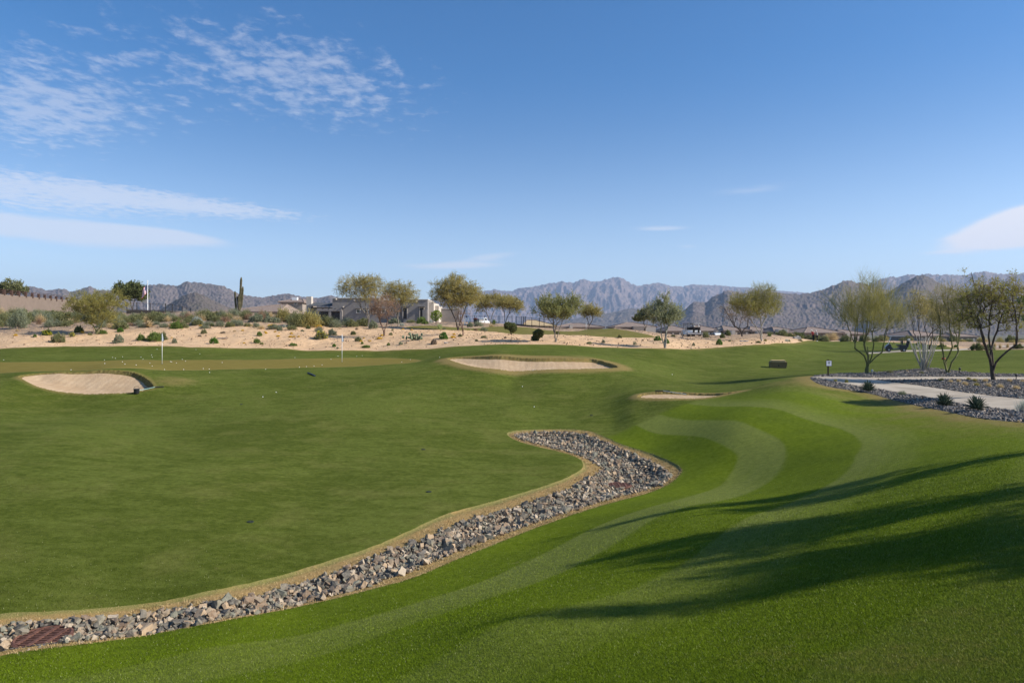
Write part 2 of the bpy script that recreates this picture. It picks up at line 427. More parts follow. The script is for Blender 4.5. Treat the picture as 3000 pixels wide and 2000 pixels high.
# --- turf
def turf(name, short=False, lip=False):
    m = NT(name); p = m.pos()
    big = m.noise(p, .12, 4, .6); mid = m.noise(p, .7, 4, .6); fine = m.noise(p, 7.0, 4, .65); grain = m.noise(p, 55.0, 3, .7)
    stk = m.noise(m.mapping(p, (.55, 1.3, 1.0)), 2.2, 6, .7)
    mow = m.attr('stripe'); dry = m.attr('dry'); lush = m.attr('lush')
    dark = (.060, .090, .0070); lite = (.110, .144, .022); pale = (.180, .220, .045); vivid = (.128, .188, .0015)
    g = m.mix(m.ramp(m.math('ADD', m.math('MULTIPLY', big, .45), m.math('MULTIPLY', stk, .55)), .42, .58), dark, lite)
    g = m.mix(m.math('MULTIPLY', m.ramp(mid, .46, .70), .5), g, (.165, .172, .042))
    g = m.mix(lush, g, m.mix(m.ramp(mow, .1, .9), m.mix(m.ramp(mid, .3, .7), vivid, (.100, .154, .003)), pale))
    if short:
        g = m.mix(m.ramp(stk, .35, .65), (.150, .122, .028), (.185, .150, .038))
    if lip:
        g = m.mix(m.ramp(fine, .4, .6), (.040, .042, .014), (.16, .13, .06))
    d2 = m.ramp(m.math('ADD', dry, m.math('MULTIPLY', m.math('SUBTRACT', m.math('ADD', m.math('MULTIPLY', mid, .6), m.math('MULTIPLY', fine, .5)), .55), .9)), .25, .85)
    g = m.mix(d2, g, m.mix(m.ramp(fine, .35, .65), (.34, .23, .085), (.26, .205, .08)))
    if not short:   # worn, yellowed spots
        g = m.mix(m.math('MULTIPLY', m.ramp(m.noise(p, .9, 6, .72), .64, .76), .55), g, (.25, .225, .08))
    v = m.math('ADD', m.math('MULTIPLY', fine, .5), m.math('MULTIPLY', grain, .7))
    g = m.mix(m.math('MULTIPLY', m.ramp(v, .35, .85), .75 if not short else .25), m.mix(.5, g, (.0, .0, .0)), m.mix(.22, g, (.34, .34, .09))) if not short else g
    nb = m.bump(m.math('ADD', grain, m.math('MULTIPLY', m.noise(p, 170.0, 2, .6), .6)), .35 if not short else .1, .03)
    m.bsdf(g, .95, .03, nb)
    return m.m
M_LAWN = turf('turf'); M_GREEN = turf('green_turf', short=True); M_LIP = turf('lip_turf', lip=True)

def sand_mat(name, a, b, peb=True):
    m = NT(name); p = m.pos()
    big = m.noise(p, .25, 5, .6); mid = m.noise(p, 2.2, 5, .65); fine = m.noise(p, 26.0, 4, .7)
    c = m.mix(m.ramp(big, .3, .7), a, b)
    c = m.mix(m.math('MULTIPLY', m.ramp(mid, .42, .66), .55), c, tuple(x * .70 for x in a))
    c = m.mix(m.math('MULTIPLY', m.ramp(m.noise(p, .8, 6, .7), .52, .64), .45), c, tuple(x * .62 for x in a))
    c = m.mix(m.math('MULTIPLY', m.ramp(fine, .3, .75), .35), c, tuple(min(1, x * 1.25) for x in b))
    if peb:
        c = m.mix(m.math('MULTIPLY', m.ramp(m.noise(p, 5.0, 6, .75), .66, .74), .55), c, tuple(x * .45 for x in a))
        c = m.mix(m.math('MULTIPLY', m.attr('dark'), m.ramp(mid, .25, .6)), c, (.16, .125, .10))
    h = m.math('ADD', m.math('MULTIPLY', mid, .7), m.math('MULTIPLY', fine, .5))
    m.bsdf(c, .95, .1, m.bump(h, .55, .10))
    return m.m
M_SAND = sand_mat('desert_sand', (.51, .335, .19), (.60, .41, .245))
def bunker_mat():
    m = NT('bunker_sand'); p = m.pos()
    w = m.n('ShaderNodeTexWave', {'Vector': m.mapping(p, (1.0, .25, .3)), 'Scale': .9, 'Distortion': 9.0, 'Detail': 4.0, 'Detail Scale': 1.2}).outputs['Fac']
    rk = m.n('ShaderNodeTexWave', {'Vector': m.mapping(p, (1.0, -.45, 0)), 'Scale': 3.4, 'Distortion': 7.0, 'Detail': 4.0, 'Detail Scale': 1.6}).outputs['Fac']
    n = m.noise(p, 1.1, 5, .6); f = m.noise(p, 9.0, 5, .7)
    c = m.mix(m.ramp(n, .3, .7), (.42, .292, .172), (.495, .362, .228))
    c = m.mix(m.math('MULTIPLY', m.ramp(w, .3, .8), .38), c, (.37, .255, .155)); c = m.mix(m.math('MULTIPLY', m.math('MULTIPLY', m.ramp(rk, .55, .9), m.ramp(n, .4, .7)), .06), c, (.36, .255, .16))
    c = m.mix(m.math('MULTIPLY', m.ramp(f, .5, .75), .35), c, (.58, .46, .33))
    m.bsdf(c, .95, .1, m.bump(m.math('ADD', m.math('MULTIPLY', rk, .1), f), .6, .06))
    return m.m
M_BUNKER = bunker_mat()
def gravel_mat(name, cols, sc):
    m = NT(name); p = m.pos()
    v = m.n('ShaderNodeTexVoronoi', {'Vector': p, 'Scale': sc, 'Randomness': 1.0})
    c = m.mix(m.ramp(v.outputs['Color'], .1, .9), cols[0], cols[1])
    c = m.mix(m.math('MULTIPLY', m.ramp(m.noise(p, sc * .8, 3, .7), .55, .7), .6), c, cols[2])
    c = m.mix(m.ramp(v.outputs['Distance'], .25, .75), c, tuple(x * .18 for x in cols[0]))
    m.bsdf(c, .9, .15, m.bump(m.math('SUBTRACT', 1.0, v.outputs['Distance']), .9, .04))
    return m.m
M_GRAVEL = gravel_mat('gravel_bed', ((.125, .108, .098), (.225, .20, .175), (.30, .245, .20)), 20.0)
M_SWALE = gravel_mat('swale_bed', ((.12, .105, .09), (.20, .17, .14), (.26, .20, .13)), 16.0)
def fringe_mat():
    m = NT('dry_turf'); p = m.pos()
    f = m.noise(p, 5.0, 5, .65); g = m.noise(p, 60.0, 3, .7); b = m.noise(p, .9, 4, .6)
    c = m.mix(m.ramp(f, .35, .65), (.36, .225, .082), (.255, .18, .07))
    c = m.mix(m.math('MULTIPLY', m.ramp(b, .22, .52), m.attr('olive')), c, (.150, .150, .042))
    c = m.mix(m.math('MULTIPLY', m.ramp(g, .4, .75), .5), c, (.42, .31, .15))
    m.bsdf(c, .9, .1, m.bump(g, .7, .03))
    return m.m
M_FRINGE = fringe_mat()
def concrete_mat():
    m = NT('path_concrete'); p = m.pos()
    n = m.noise(p, .8, 5, .6); f = m.noise(p, 30.0, 4, .7)
    c = m.mix(m.ramp(n, .35, .65), (.33, .275, .205), (.46, .39, .30))
    c = m.mix(m.math('MULTIPLY', m.ramp(f, .4, .7), .25), c, (.33, .29, .24))
    jt = m.n('ShaderNodeTexWave', {'Vector': m.mapping(p, (1, .55, 0)), 'Scale': .2}, wave_profile='SAW').outputs['Fac']
    c = m.mix(m.math('MULTIPLY', m.ramp(jt, .985, .99), .6), c, (.16, .14, .12))
    m.bsdf(c, .85, .25, m.bump(f, .2, .005))
    return m.m
M_PATH = concrete_mat()
def plain_mat():
    m = NT('far_scrub'); p = m.pos()
    n = m.noise(p, .03, 6, .65); f = m.noise(p, .2, 5, .7)
    c = m.mix(m.ramp(n, .35, .65), (.16, .13, .09), (.10, .10, .055))
    c = m.mix(m.ramp(f, .5, .65), c, (.055, .06, .03))
    m.bsdf(c, .95, .1)
    return m.m
M_PLAIN = plain_mat()

# ------------------------------------------------------------------ the ground, cut along the outlines into its surfaces
def build_ground():
    rows = np.concatenate([np.geomspace(.35, 3.0, 14)[:-1], np.geomspace(3.0, 29.0, 330)[:-1], np.arange(29.0, 47.5, .14), np.geomspace(47.6, 170, 230)[:-1], np.geomspace(170, 20000, 124)])
    cols = np.radians(np.concatenate([np.arange(-178, -44, 3.0), np.arange(-44, 44.01, .105), np.arange(46, 180, 3.0)]))
    nr, nc = len(rows), len(cols)
    X = np.outer(rows, np.sin(cols)).ravel(); Y = np.outer(rows, np.cos(cols)).ravel()
    i = np.arange(nr - 1)[:, None] * nc; j = np.arange(nc)[None]; jn = (j + 1) % nc
    a, b, c, d = i + j, i + jn, i + nc + jn, i + nc + j
    alt = ((np.arange(nr - 1)[:, None] + j) % 2 == 0)
    t1 = np.where(alt[..., None], np.stack([a, d, c], -1), np.stack([a, d, b], -1)).reshape(-1, 3)
    t2 = np.where(alt[..., None], np.stack([a, c, b], -1), np.stack([b, d, c], -1)).reshape(-1, 3)
    T = np.concatenate([t1, t2])
    # close the hole under the camera
    k = len(X); X = np.append(X, 0); Y = np.append(Y, 0)
    jj = np.arange(nc); T = np.concatenate([T, np.stack([np.full(nc, k), jj, (jj + 1) % nc], -1)])
    zone = np.zeros(len(T), np.int8)
    lip = [None] * 3
    cuts = [(P_DESERT, 0, 1), (P_GREEN2, 0, 2), (P_GREEN, 0, 3)]
    cuts += [(B, 0, 4) for B in BUNK] + [(B, .11, 5) for B in BUNK]
    cuts += [(P_FRINGE, 0, 6), (P_ROCK, 0, 7), (P_GRAVEL, 0, 8), (P_PATH, 0, 9), (P_CARTPATH, 0, 10)]
    for poly, off, z in cuts:
        s = near(poly, X, Y, 4.0) + off
        if z in (4, 5): s = s + .05 * perlin(X * 3.3, Y * 3.3) * (z == 5)
        if z == 1: s = s + .22 * perlin(X * .9, Y * .9)
        if z == 6: s = s + .03 * perlin(X * 3, Y * 3)
        if z == 7: s = s + .05 * perlin(X * 4, Y * 4)
        s = np.where(np.abs(s) < 1e-4, 1e-4, s)
        neg = s < 0
        tn = neg[T]; cnt = tn.sum(1)
        zone[cnt == 3] = z
        mix = np.nonzero((cnt > 0) & (cnt < 3))[0]
        if not len(mix): continue
        tr = T[mix]; tm = tn[mix]; zo = zone[mix]
        lone_neg = tm.sum(1) == 1
        lone = np.argmax(tm == lone_neg[:, None], 1)
        A = tr[np.arange(len(tr)), lone]; B = tr[np.arange(len(tr)), (lone + 1) % 3]; C = tr[np.arange(len(tr)), (lone + 2) % 3]
        def cut(P, Q):
            lo, hi = np.minimum(P, Q), np.maximum(P, Q)
            return lo.astype(np.int64) * 10_000_000 + hi
        keys = np.concatenate([cut(A, B), cut(A, C)])
        u, inv = np.unique(keys, return_inverse=True)
        lo = u // 10_000_000; hi = u % 10_000_000
        t = s[lo] / (s[lo] - s[hi])
        nx = X[lo] + t * (X[hi] - X[lo]); ny = Y[lo] + t * (Y[hi] - Y[lo])
        base = len(X); X = np.append(X, nx); Y = np.append(Y, ny)
        ab = base + inv[:len(A)]; ac = base + inv[len(A):]
        za = np.where(lone_neg, z, zo); zb = np.where(lone_neg, zo, z)
        keep = np.ones(len(T), bool); keep[mix] = False
        T = np.concatenate([T[keep], np.stack([A, ab, ac], -1), np.stack([ab, B, C], -1), np.stack([ab, C, ac], -1)])
        zone = np.concatenate([zone[keep], za, zb, zb]).astype(np.int8)
    sd = sd_all(X, Y)
    Z = H(X, Y, sd)
    # anything outside the fairway and past the desert edge keeps its zone; the far plain is its own sheet
    ctr = np.hypot(X[T].mean(1), Y[T].mean(1))
    zone = np.where((ctr > 175) & (zone < 2), 11, zone)
    return X, Y, Z, T, zone, sd

def turf_attrs(x, y, sd):
    fr = sd['fringe']
    # side of the swale the camera stands on: mown in bands that follow its edge
    e = np.asarray(cast(SW_OUT_NEAR + SW_OUT_FAR[:5]))[:, :2]
    ex = np.concatenate([e, [[60, 70], [60, -40], [-40, -40]]])
    right = near(ex, x, y, 40)
    lush = sstep(.25, -.25, right) * sstep(16, 10.5, fr) * sstep(34, 28, np.hypot(x, y))
    w = 1.72
    wob = fr + .12 * perlin(x * .5, y * .5)
    ph = np.mod((wob - 1.45) / 3.25, 1.0)
    st = sstep(.0, .07, ph) * sstep(.52, .42, ph) * (wob > 1.3)  # pale bands carry the sheen of leaning blades as colour
    st = np.clip(st * (.86 + .3 * perlin(x * .4 + 5, y * .4)) + .34 * perlin(wob * 8, x * .3 + y * .2) * (wob > .2) * sstep(34, 15, np.hypot(x, y)), 0, 1)
    st = st + (.30 - st) * np.maximum(sstep(4.6, 6.2, fr) * .75, sstep(10.5, 7.5, y) * .55)
    dry = np.zeros(len(x))
    g = lambda d, w: np.exp(-np.maximum(d, 0) ** 2 / (2 * w * w))
    dry = np.maximum(dry, .75 * g(np.abs(sd['gravel']), .9) * (y < 36))
    dry = np.maximum(dry, .50 * g(np.abs(sd['gravel']), 2.6) * (y < 34))
    dry = np.maximum(dry, .55 * g(sd['desert'], 1.2))
    dry = np.maximum(dry, .62 * g(sd['b0'], .30))
    dry = np.maximum(dry, .95 * g(sd['b1'], .8)); dry = np.maximum(dry, .98 * g(sd['b2'], .4))
    bx = BUNK[0][:, 0].max(); dry = np.maximum(dry, .6 * g(np.hypot(x - bx - .3, (y - 36.8) * .8), 1.2))
    bc = BUNK[1].mean(0); dry = np.maximum(dry, .85 * g(np.hypot((x - bc[0]) * .3, (y - 46.3) * 1.1), 1.3))
    dry = np.maximum(dry, .45 * g(np.hypot(x - 3.4, (y - 3.6)), 2.2))
    dry = np.maximum(dry, .5 * g(np.abs(sd['green']), .35))
    return st, dry, lush

GX, GY, GZ, GT, GZONE, GSD = build_ground()
_st, _dry, _lush = turf_attrs(GX, GY, GSD)
# desert earth turns mottled and darker back in the brush band
_band_dark = sstep(0, 3, -GSD['desert']) * sstep(80, 92, np.hypot(GX, GY)) * np.where(GX < -10, 1, .75)
_rho = np.clip(-GSD['fringe'], 0, None) / (np.clip(-GSD['fringe'], 0, None) + np.clip(GSD['rock'], 0, None) + 1e-3)
_farside = near(cast(SW_OUT_FAR + SW_IN_FAR[::-1])[:, :2], GX, GY, 1.0) < .2
_olive = np.where(_farside, 1 - sstep(.10, .42, _rho + .12 * perlin(GX * 2.1, GY * 2.1)), .12)
def surface(name, zs, mat, label=None, kind='structure'):
    k = np.isin(GZONE, zs); t = GT[k]
    u, inv = np.unique(t, return_inverse=True)
    V = np.stack([GX[u], GY[u], GZ[u]], -1); Fc = inv.reshape(-1, 3)
    nrm = np.cross(V[Fc[:, 1]] - V[Fc[:, 0]], V[Fc[:, 2]] - V[Fc[:, 0]])
    fl = nrm[:, 2] < 0; Fc[fl] = Fc[fl][:, ::-1]
    me = np_mesh(name, V, Fc, smooth=True)
    fattr(me, 'stripe', _st[u]); fattr(me, 'dry', _dry[u]); fattr(me, 'lush', _lush[u]); fattr(me, 'dark', _band_dark[u]); fattr(me, 'olive', _olive[u])
    return tag(mobj(name, me, mat), label, None, None, kind)
surface('lawn', [0], M_LAWN, 'mown golf course turf')
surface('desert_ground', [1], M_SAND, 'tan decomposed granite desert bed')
surface('far_fairway', [2], M_LAWN, 'green fairway beyond the sand bed')
surface('putting_green', [3], M_GREEN, 'olive close-mown practice green')
surface('bunker_lip', [4], M_LIP, 'ragged turf lips of the sand bunkers')
surface('bunker_sand', [5], M_BUNKER, 'raked pale sand in the bunkers')
surface('dry_grass_edge', [6], M_FRINGE, 'straw-coloured turf edging of the rock swale')
surface('swale_bed', [7], M_SWALE, 'gritty bed under the rip-rap')
surface('gravel_bed', [8], M_GRAVEL, 'grey gravel planting bed')
surface('concrete_path', [9], M_PATH, 'pale concrete walk that forks')
surface('cart_path', [10], M_PATH, 'pale concrete cart path')
surface('desert_plain', [11], M_PLAIN, 'scrub plain reaching to the mountains')

# ------------------------------------------------------------------ grass blades in the near turf
def grass_blades():
    rng = np.random.default_rng(3)
    N = 1500000
    # even over what the near turf shows: density falls with distance
    u = rng.uniform(-.80, .80, N)
    d = 1 / np.sqrt(rng.uniform(1 / 17.5 ** 2, 1 / 3.3 ** 2, N))
    x = u * d; y = d
    sd = sd_all(x, y)
    k = (sd['fringe'] > .02) & (sd['gravel'] > .05)
    x, y = x[k], y[k]; sd = {a: b[k] for a, b in sd.items()}
    st, dry, lush = turf_attrs(x, y, sd)
    z = H(x, y, sd); r = np.hypot(x, y)
    n = len(x)
    w = .00033 * np.maximum(r, 3.5) * rng.uniform(.7, 1.4, n)
    h = (.007 + .0010 * r) * rng.uniform(.5, 1.3, n)
    fade = sstep(17.5, 11, r); h = h * (.35 + .65 * fade)
    th = rng.uniform(0, 2 * np.pi, n)
    ln = rng.normal(0, .75, (n, 2)) * h[:, None] * .9
    px, py = np.cos(th) * w, np.sin(th) * w
    V = np.empty((n, 3, 3))
    V[:, 0] = np.stack([x - px, y - py, z - .004], -1); V[:, 1] = np.stack([x + px, y + py, z - .004], -1)
    V[:, 2] = np.stack([x + ln[:, 0], y + ln[:, 1], z + h], -1)
    me = np_mesh('grass', V.reshape(-1, 3), np.arange(n * 3).reshape(-1, 3))
    rep = lambda a: np.repeat(a, 3)
    fattr(me, 'stripe', rep(st)); fattr(me, 'dry', rep(dry)); fattr(me, 'lush', rep(lush)); fattr(me, 'tint', rep(rng.uniform(0, 1, n)))
    m = NT('grass_blade')
    t = m.attr('tint'); p = m.pos(); mid = m.noise(p, .7, 4, .6); big = m.noise(p, .12, 4, .6)
    far = m.mix(m.ramp(big, .42, .6), (.070, .104, .006), (.140, .172, .022))
    lu = m.mix(m.ramp(m.attr('stripe'), .1, .9), m.mix(m.ramp(mid, .3, .7), (.150, .236, .002), (.122, .196, .003)), (.235, .300, .040))
    c = m.mix(m.attr('lush'), far, lu)
    d2 = m.ramp(m.math('ADD', m.attr('dry'), m.math('MULTIPLY', m.math('SUBTRACT', m.noise(p, 1.6, 4, .7), .5), 1.3)), .25, .9)
    c = m.mix(m.math('MULTIPLY', d2, m.ramp(t, .25, .6)), c, (.34, .25, .09))
    c = m.mix(m.ramp(t, .1, .9), m.mix(.34, c, (.012, .03, .002)), m.mix(.16, c, (.36, .40, .09)))
    c = m.mix(m.math('MULTIPLY', m.ramp(t, .972, .98), .6), c, (.50, .50, .28))  # a few pale blades: sun sparkle put into the colour
    gn = m.n('ShaderNodeNewGeometry').outputs['Normal']
    up = m.n('ShaderNodeVectorMath', {0: gn, 1: (0, 0, 2.2)}, operation='ADD').outputs[0]; up = m.n('ShaderNodeVectorMath', {0: up}, operation='NORMALIZE').outputs[0]
    s = m.bsdf(c, .6, .02, up)
    tr = m.n('ShaderNodeBsdfTranslucent', {'Color': c})
    mx = m.n('ShaderNodeMixShader', {0: .15, 1: s.outputs[0], 2: tr.outputs[0]})
    m.t.links.new(mx.outputs[0], m.out.inputs[0])
    tag(mobj('grass', me, m.m), 'short mown grass blades of the near slope', None, None, 'stuff')
grass_blades()
def dry_blades():
    rng = np.random.default_rng(31); N = 420000
    lo, hi = P_FRINGE.min(0), P_FRINGE.max(0)
    x = rng.uniform(lo[0], hi[0], N); y = rng.uniform(lo[1], hi[1], N)
    f = near(P_FRINGE, x, y, 1); k = (f < .06) & (x / y < .8) & (x / y > -.8) & (y < 30); x, y, f = x[k], y[k], f[k]
    q = near(P_ROCK, x, y, 1); f2 = -f / (-f + np.maximum(q, 0) + 1e-3); far = near(cast(SW_OUT_FAR + SW_IN_FAR[::-1])[:, :2], x, y, 1.0) < .2
    k = ((~far) | (f2 > .22 + rng.normal(0, .15, len(x)))) & (q > -.16 * rng.uniform(0, 1, len(x)) ** 2); x, y, f, q = x[k], y[k], f[k], q[k]
    z = H(x, y); r = np.hypot(x, y); n = len(x)
    tuft = sstep(-.1, .35, perlin(x * 2.2, y * 2.2) + .4 * perlin(x * 7, y * 7))
    w = .0004 * np.maximum(r, 6) * rng.uniform(.7, 1.4, n); h = (.018 + .03 * tuft * (q < .25)) * rng.uniform(.5, 1.4, n)
    th = rng.uniform(0, 6.28, n); ln = rng.normal(0, .8, (n, 2)) * h[:, None]
    V = np.empty((n, 3, 3)); px, py = np.cos(th) * w, np.sin(th) * w
    V[:, 0] = np.stack([x - px, y - py, z - .005], -1); V[:, 1] = np.stack([x + px, y + py, z - .005], -1); V[:, 2] = np.stack([x + ln[:, 0], y + ln[:, 1], z + h], -1)
    me = np_mesh('dry_grass', V.reshape(-1, 3), np.arange(n * 3).reshape(-1, 3)); fattr(me, 'tint', np.repeat(rng.uniform(0, 1, n), 3))
    m = NT('dry_blade'); t = m.attr('tint'); p = m.pos()
    c = m.mix(t, (.30, .20, .085), (.56, .42, .22)); c = m.mix(m.math('MULTIPLY', m.ramp(m.noise(p, 1.5, 5, .7), .52, .66), .75), c, (.12, .125, .03))
    m.bsdf(c, .8, .05)
    tag(mobj('dry_grass', me, m.m), 'straw-coloured trimmed grass along the edges of the rock swale', None, None, 'stuff')
dry_blades()

# ------------------------------------------------------------------ rip-rap in the swale
def hull_rock(seed, flat=.8, chip=True):
    r = np.random.default_rng(seed)
    p = np.array([(a, b, c) for a in (-1, 1) for b in (-1, 1) for c in (-1, 1)], float) * r.uniform(.55, .95, (8, 3))
    p = np.vstack([p, r.normal(0, .62, (4, 3))]); p *= np.array([1.15, .85, flat]) * r.uniform(.8, 1.2, 3)
    bm = bmesh.new()
    for q in p: bm.verts.new(q)
    g = bmesh.ops.convex_hull(bm, input=bm.verts)
    bmesh.ops.delete(bm, geom=[e for e in g['geom_interior'] if isinstance(e, bmesh.types.BMVert)], context='VERTS')
    bmesh.ops.triangulate(bm, faces=bm.faces)
    if chip: bmesh.ops.subdivide_edges(bm, edges=bm.edges[:], cuts=1, use_grid_fill=True)
    for v in bm.verts: v.co += Vector(r.normal(0, .085, 3))
    bmesh.ops.triangulate(bm, faces=bm.faces[:])
    bm.verts.ensure_lookup_table(); bm.verts.index_update()
    V = np.array([v.co[:] for v in bm.verts]); Fc = np.array([[v.index for v in f.verts] for f in bm.faces])
    bm.free()
    return V, Fc
ROCKS = [hull_rock(100 + i) for i in range(14)]; CHIPS = [hull_rock(140 + i, .75, False) for i in range(10)]
def rock_mat(name, by_attr):
    m = NT(name)
    t = m.attr('tint') if by_attr else m.objrand()
    cr = m.n('ShaderNodeValToRGB', {'Fac': t}); e = cr.color_ramp; e.interpolation = 'CONSTANT'
    cols = [(.13, .12, .105), (.225, .205, .165), (.33, .265, .195), (.19, .145, .11), (.235, .225, .18), (.46, .35, .24), (.105, .105, .10), (.27, .195, .135), (.19, .20, .165), (.52, .45, .36)]
    while len(e.elements) < len(cols): e.elements.new(.5)
    for i, c in enumerate(cols):
        e.elements[i].position = i / len(cols); e.elements[i].color = (*[v * .78 for v in (c[0] * 1.06, c[1] * .99, c[2] * .89)], 1)
    p = m.pos()
    c = m.mix(m.math('MULTIPLY', m.ramp(m.noise(p, 22.0, 5, .7), .38, .66), .7), cr.outputs[0], m.mix(.45, cr.outputs[0], (.36, .32, .26)))
    c = m.mix(m.math('MULTIPLY', m.ramp(m.noise(p, 40.0, 4, .7), .56, .66), .45), c, (.09, .08, .075))
    m.bsdf(c, .85, .2, m.bump(m.noise(p, 45.0, 4, .7), .5, .015))
    return m.m
M_ROCK = rock_mat('riprap_stone', False); M_ROCKFILL = rock_mat('riprap_fill', True)
def rot_mats(rng, n):
    q = rng.normal(size=(n, 4)); q /= np.linalg.norm(q, axis=1)[:, None]
    w, x, y, z = q.T
    return np.stack([np.stack([1 - 2 * (y * y + z * z), 2 * (x * y - z * w), 2 * (x * z + y * w)], -1),
                     np.stack([2 * (x * y + z * w), 1 - 2 * (x * x + z * z), 2 * (y * z - x * w)], -1),
                     np.stack([2 * (x * z - y * w), 2 * (y * z + x * w), 1 - 2 * (x * x + y * y)], -1)], 1), q
def joined_rocks(name, P, S, rng, mat, label, tint=None, shapes=None):
    shapes = shapes or ROCKS
    R, _ = rot_mats(rng, len(P)); kind = rng.integers(0, len(shapes), len(P))
    Vs, Fs, Ts = [], [], []; b = 0
    tint = rng.uniform(0, 1, len(P)) if tint is None else tint
    for i, (V, Fc) in enumerate(shapes):
        k = np.nonzero(kind == i)[0]
        if not len(k): continue
        W = np.einsum('nij,vj->nvi', R[k], V) * S[k][:, None, None] + P[k][:, None]
        Vs.append(W.reshape(-1, 3)); Fs.append((Fc[None] + (np.arange(len(k)) * len(V))[:, None, None] + b).reshape(-1, 3))
        Ts.append(np.repeat(tint[k], len(V))); b += len(k) * len(V)
    me = np_mesh(name, np.concatenate(Vs), np.concatenate(Fs)); fattr(me, 'tint', np.concatenate(Ts))
    return tag(mobj(name, me, mat), label, None, None, 'stuff')
GRATES = [at(125, 1848), at(1814, 1411)]
def rocks():
    rng = np.random.default_rng(21)
    lo, hi = P_ROCK.min(0), P_ROCK.max(0)
    P, S = [], []
    for step, s0, s1, zf in ((.055, .020, .042, .3), (.088, .034, .062, .6)):
        gx, gy = np.meshgrid(np.arange(lo[0], hi[0], step), np.arange(lo[1], hi[1], step))
        x = (gx + rng.uniform(-.5, .5, gx.shape) * step * .95).ravel(); y = (gy + rng.uniform(-.5, .5, gy.shape) * step * .95).ravel()
        s = rng.uniform(s0, s1, len(x)) * rng.choice([.65, .85, 1, 1.1, 1.55], len(x))
        sd = sdist(P_ROCK, x, y)
        k = (sd < -.04 + rng.normal(0, .06, len(x)))
        for gpt in GRATES:
            k &= np.hypot(x - gpt.x, (y - gpt.y) * np.where(y < gpt.y, .75, 1)) > .34
        if step > .07: k &= rng.uniform(0, 1, len(x)) < .8
        x, y, s, sd = x[k], y[k], s[k], sd[k]
        z = H(x, y) + s * .35 + zf * .12 * rng.uniform(0, 1, len(x)) * sstep(0, -.4, sd)
        P.append(np.stack([x, y, z], -1)); S.append(s)
    P = np.concatenate(P); S = np.concatenate(S)
    vis = (np.abs(P[:, 0] / P[:, 1]) < .75) & ((HZ - 2000) / F < P[:, 2] / P[:, 1])
    size = np.where(vis, S / P[:, 1], 0) * np.where(S > .045, 1, .6)
    order = np.argsort(-size); top, rest = order[:300], order[300:]
    joined_rocks('riprap', P[rest], S[rest], rng, M_ROCKFILL, 'smaller broken stones filling the drainage swale', shapes=CHIPS)
    mes = [np_mesh('stone', V, Fc) for V, Fc in ROCKS]
    for m_ in mes: m_.materials.append(M_ROCK)
    _, q = rot_mats(rng, 300)
    for n, i in enumerate(top):
        o = bpy.data.objects.new('riprap_stone', mes[n % len(mes)])
        o.location = P[i]; o.scale = (S[i],) * 3; o.rotation_mode = 'QUATERNION'; o.rotation_quaternion = q[n]
        link(o); tag(o, 'large angular rip-rap stone lying in the near stretch of the rock swale', 'rock', 'large stones of the rock swale')
rocks()
def grate(loc, r, label):
    t = thing('drain_grate', label, 'drain grate', loc + Vector((0, 0, .10)))
    m = simple('rusty_iron', (.125, .058, .04), .8, .3, .35, 14, bump=.3)
    b = MB()
    n = 28
    ring = [(r, -.06), (r, .0), (r * .92, .012), (r * .86, .0)]
    vs = [(rr * math.cos(2 * math.pi * k / n), rr * math.sin(2 * math.pi * k / n), zz) for rr, zz in ring for k in range(n)]
    b.add(vs, [(q * n + k, q * n + (k + 1) % n, (q + 1) * n + (k + 1) % n, (q + 1) * n + k) for q in range(3) for k in range(n)])
    b.build('rim', m, t)
    b = MB(); s = -r * .82
    while s < r * .83:
        L = math.sqrt(max((r * .88) ** 2 - s * s, .0004)); b.box((0, s, -.01), (2 * L, .022, .025)); s += .05
    for xx in (-.5, 0, .5): b.box((xx * r, 0, -.004), (.05, 2 * r * math.sqrt(.77 - xx * xx), .03))
    b.build('bars', m, t)
    b = MB(); b.lathe((0, 0, -.12), [(r * .9, 0), (r * .9, .02)], 24); b.build('sump', simple('sump_dark', (.012, .01, .008), .95), t)
    return t
grate(GRATES[0], .36, 'rusty round drain grate among stones at the near end of the swale')
grate(GRATES[1], .36, 'small-looking rusty drain grate in the wide far bowl of the swale')

def gravel_stones():
    rng = np.random.default_rng(8)
    N = 60000
    lo, hi = P_GRAVEL.min(0), P_GRAVEL.max(0)
    x = rng.uniform(lo[0], hi[0], N); y = rng.uniform(lo[1], hi[1], N)
    k = (sdist(P_GRAVEL, x, y) < -.03) & (near(P_PATH, x, y, 1) > .03) & (rng.uniform(0, 1, N) < (22 / np.hypot(x, y)) ** 1.0) & (x / y < .82)
    x, y = x[k], y[k]
    s = rng.uniform(.018, .042, len(x))
    P = np.stack([x, y, H(x, y) + s * .4], -1)
    small = [hull_rock(300 + i, .8, False) for i in range(5)]
    m = NT('gravel_stone'); t = m.attr('tint')
    c = m.mix(m.ramp(t, .0, .75), (.11, .098, .090), (.25, .225, .20)); c = m.mix(m.ramp(t, .86, .9), c, (.36, .29, .23))
    m.bsdf(c, .9, .15)
    joined_rocks('gravel', P, s, rng, m.m, 'grey landscape gravel around the path', shapes=small)
gravel_stones()
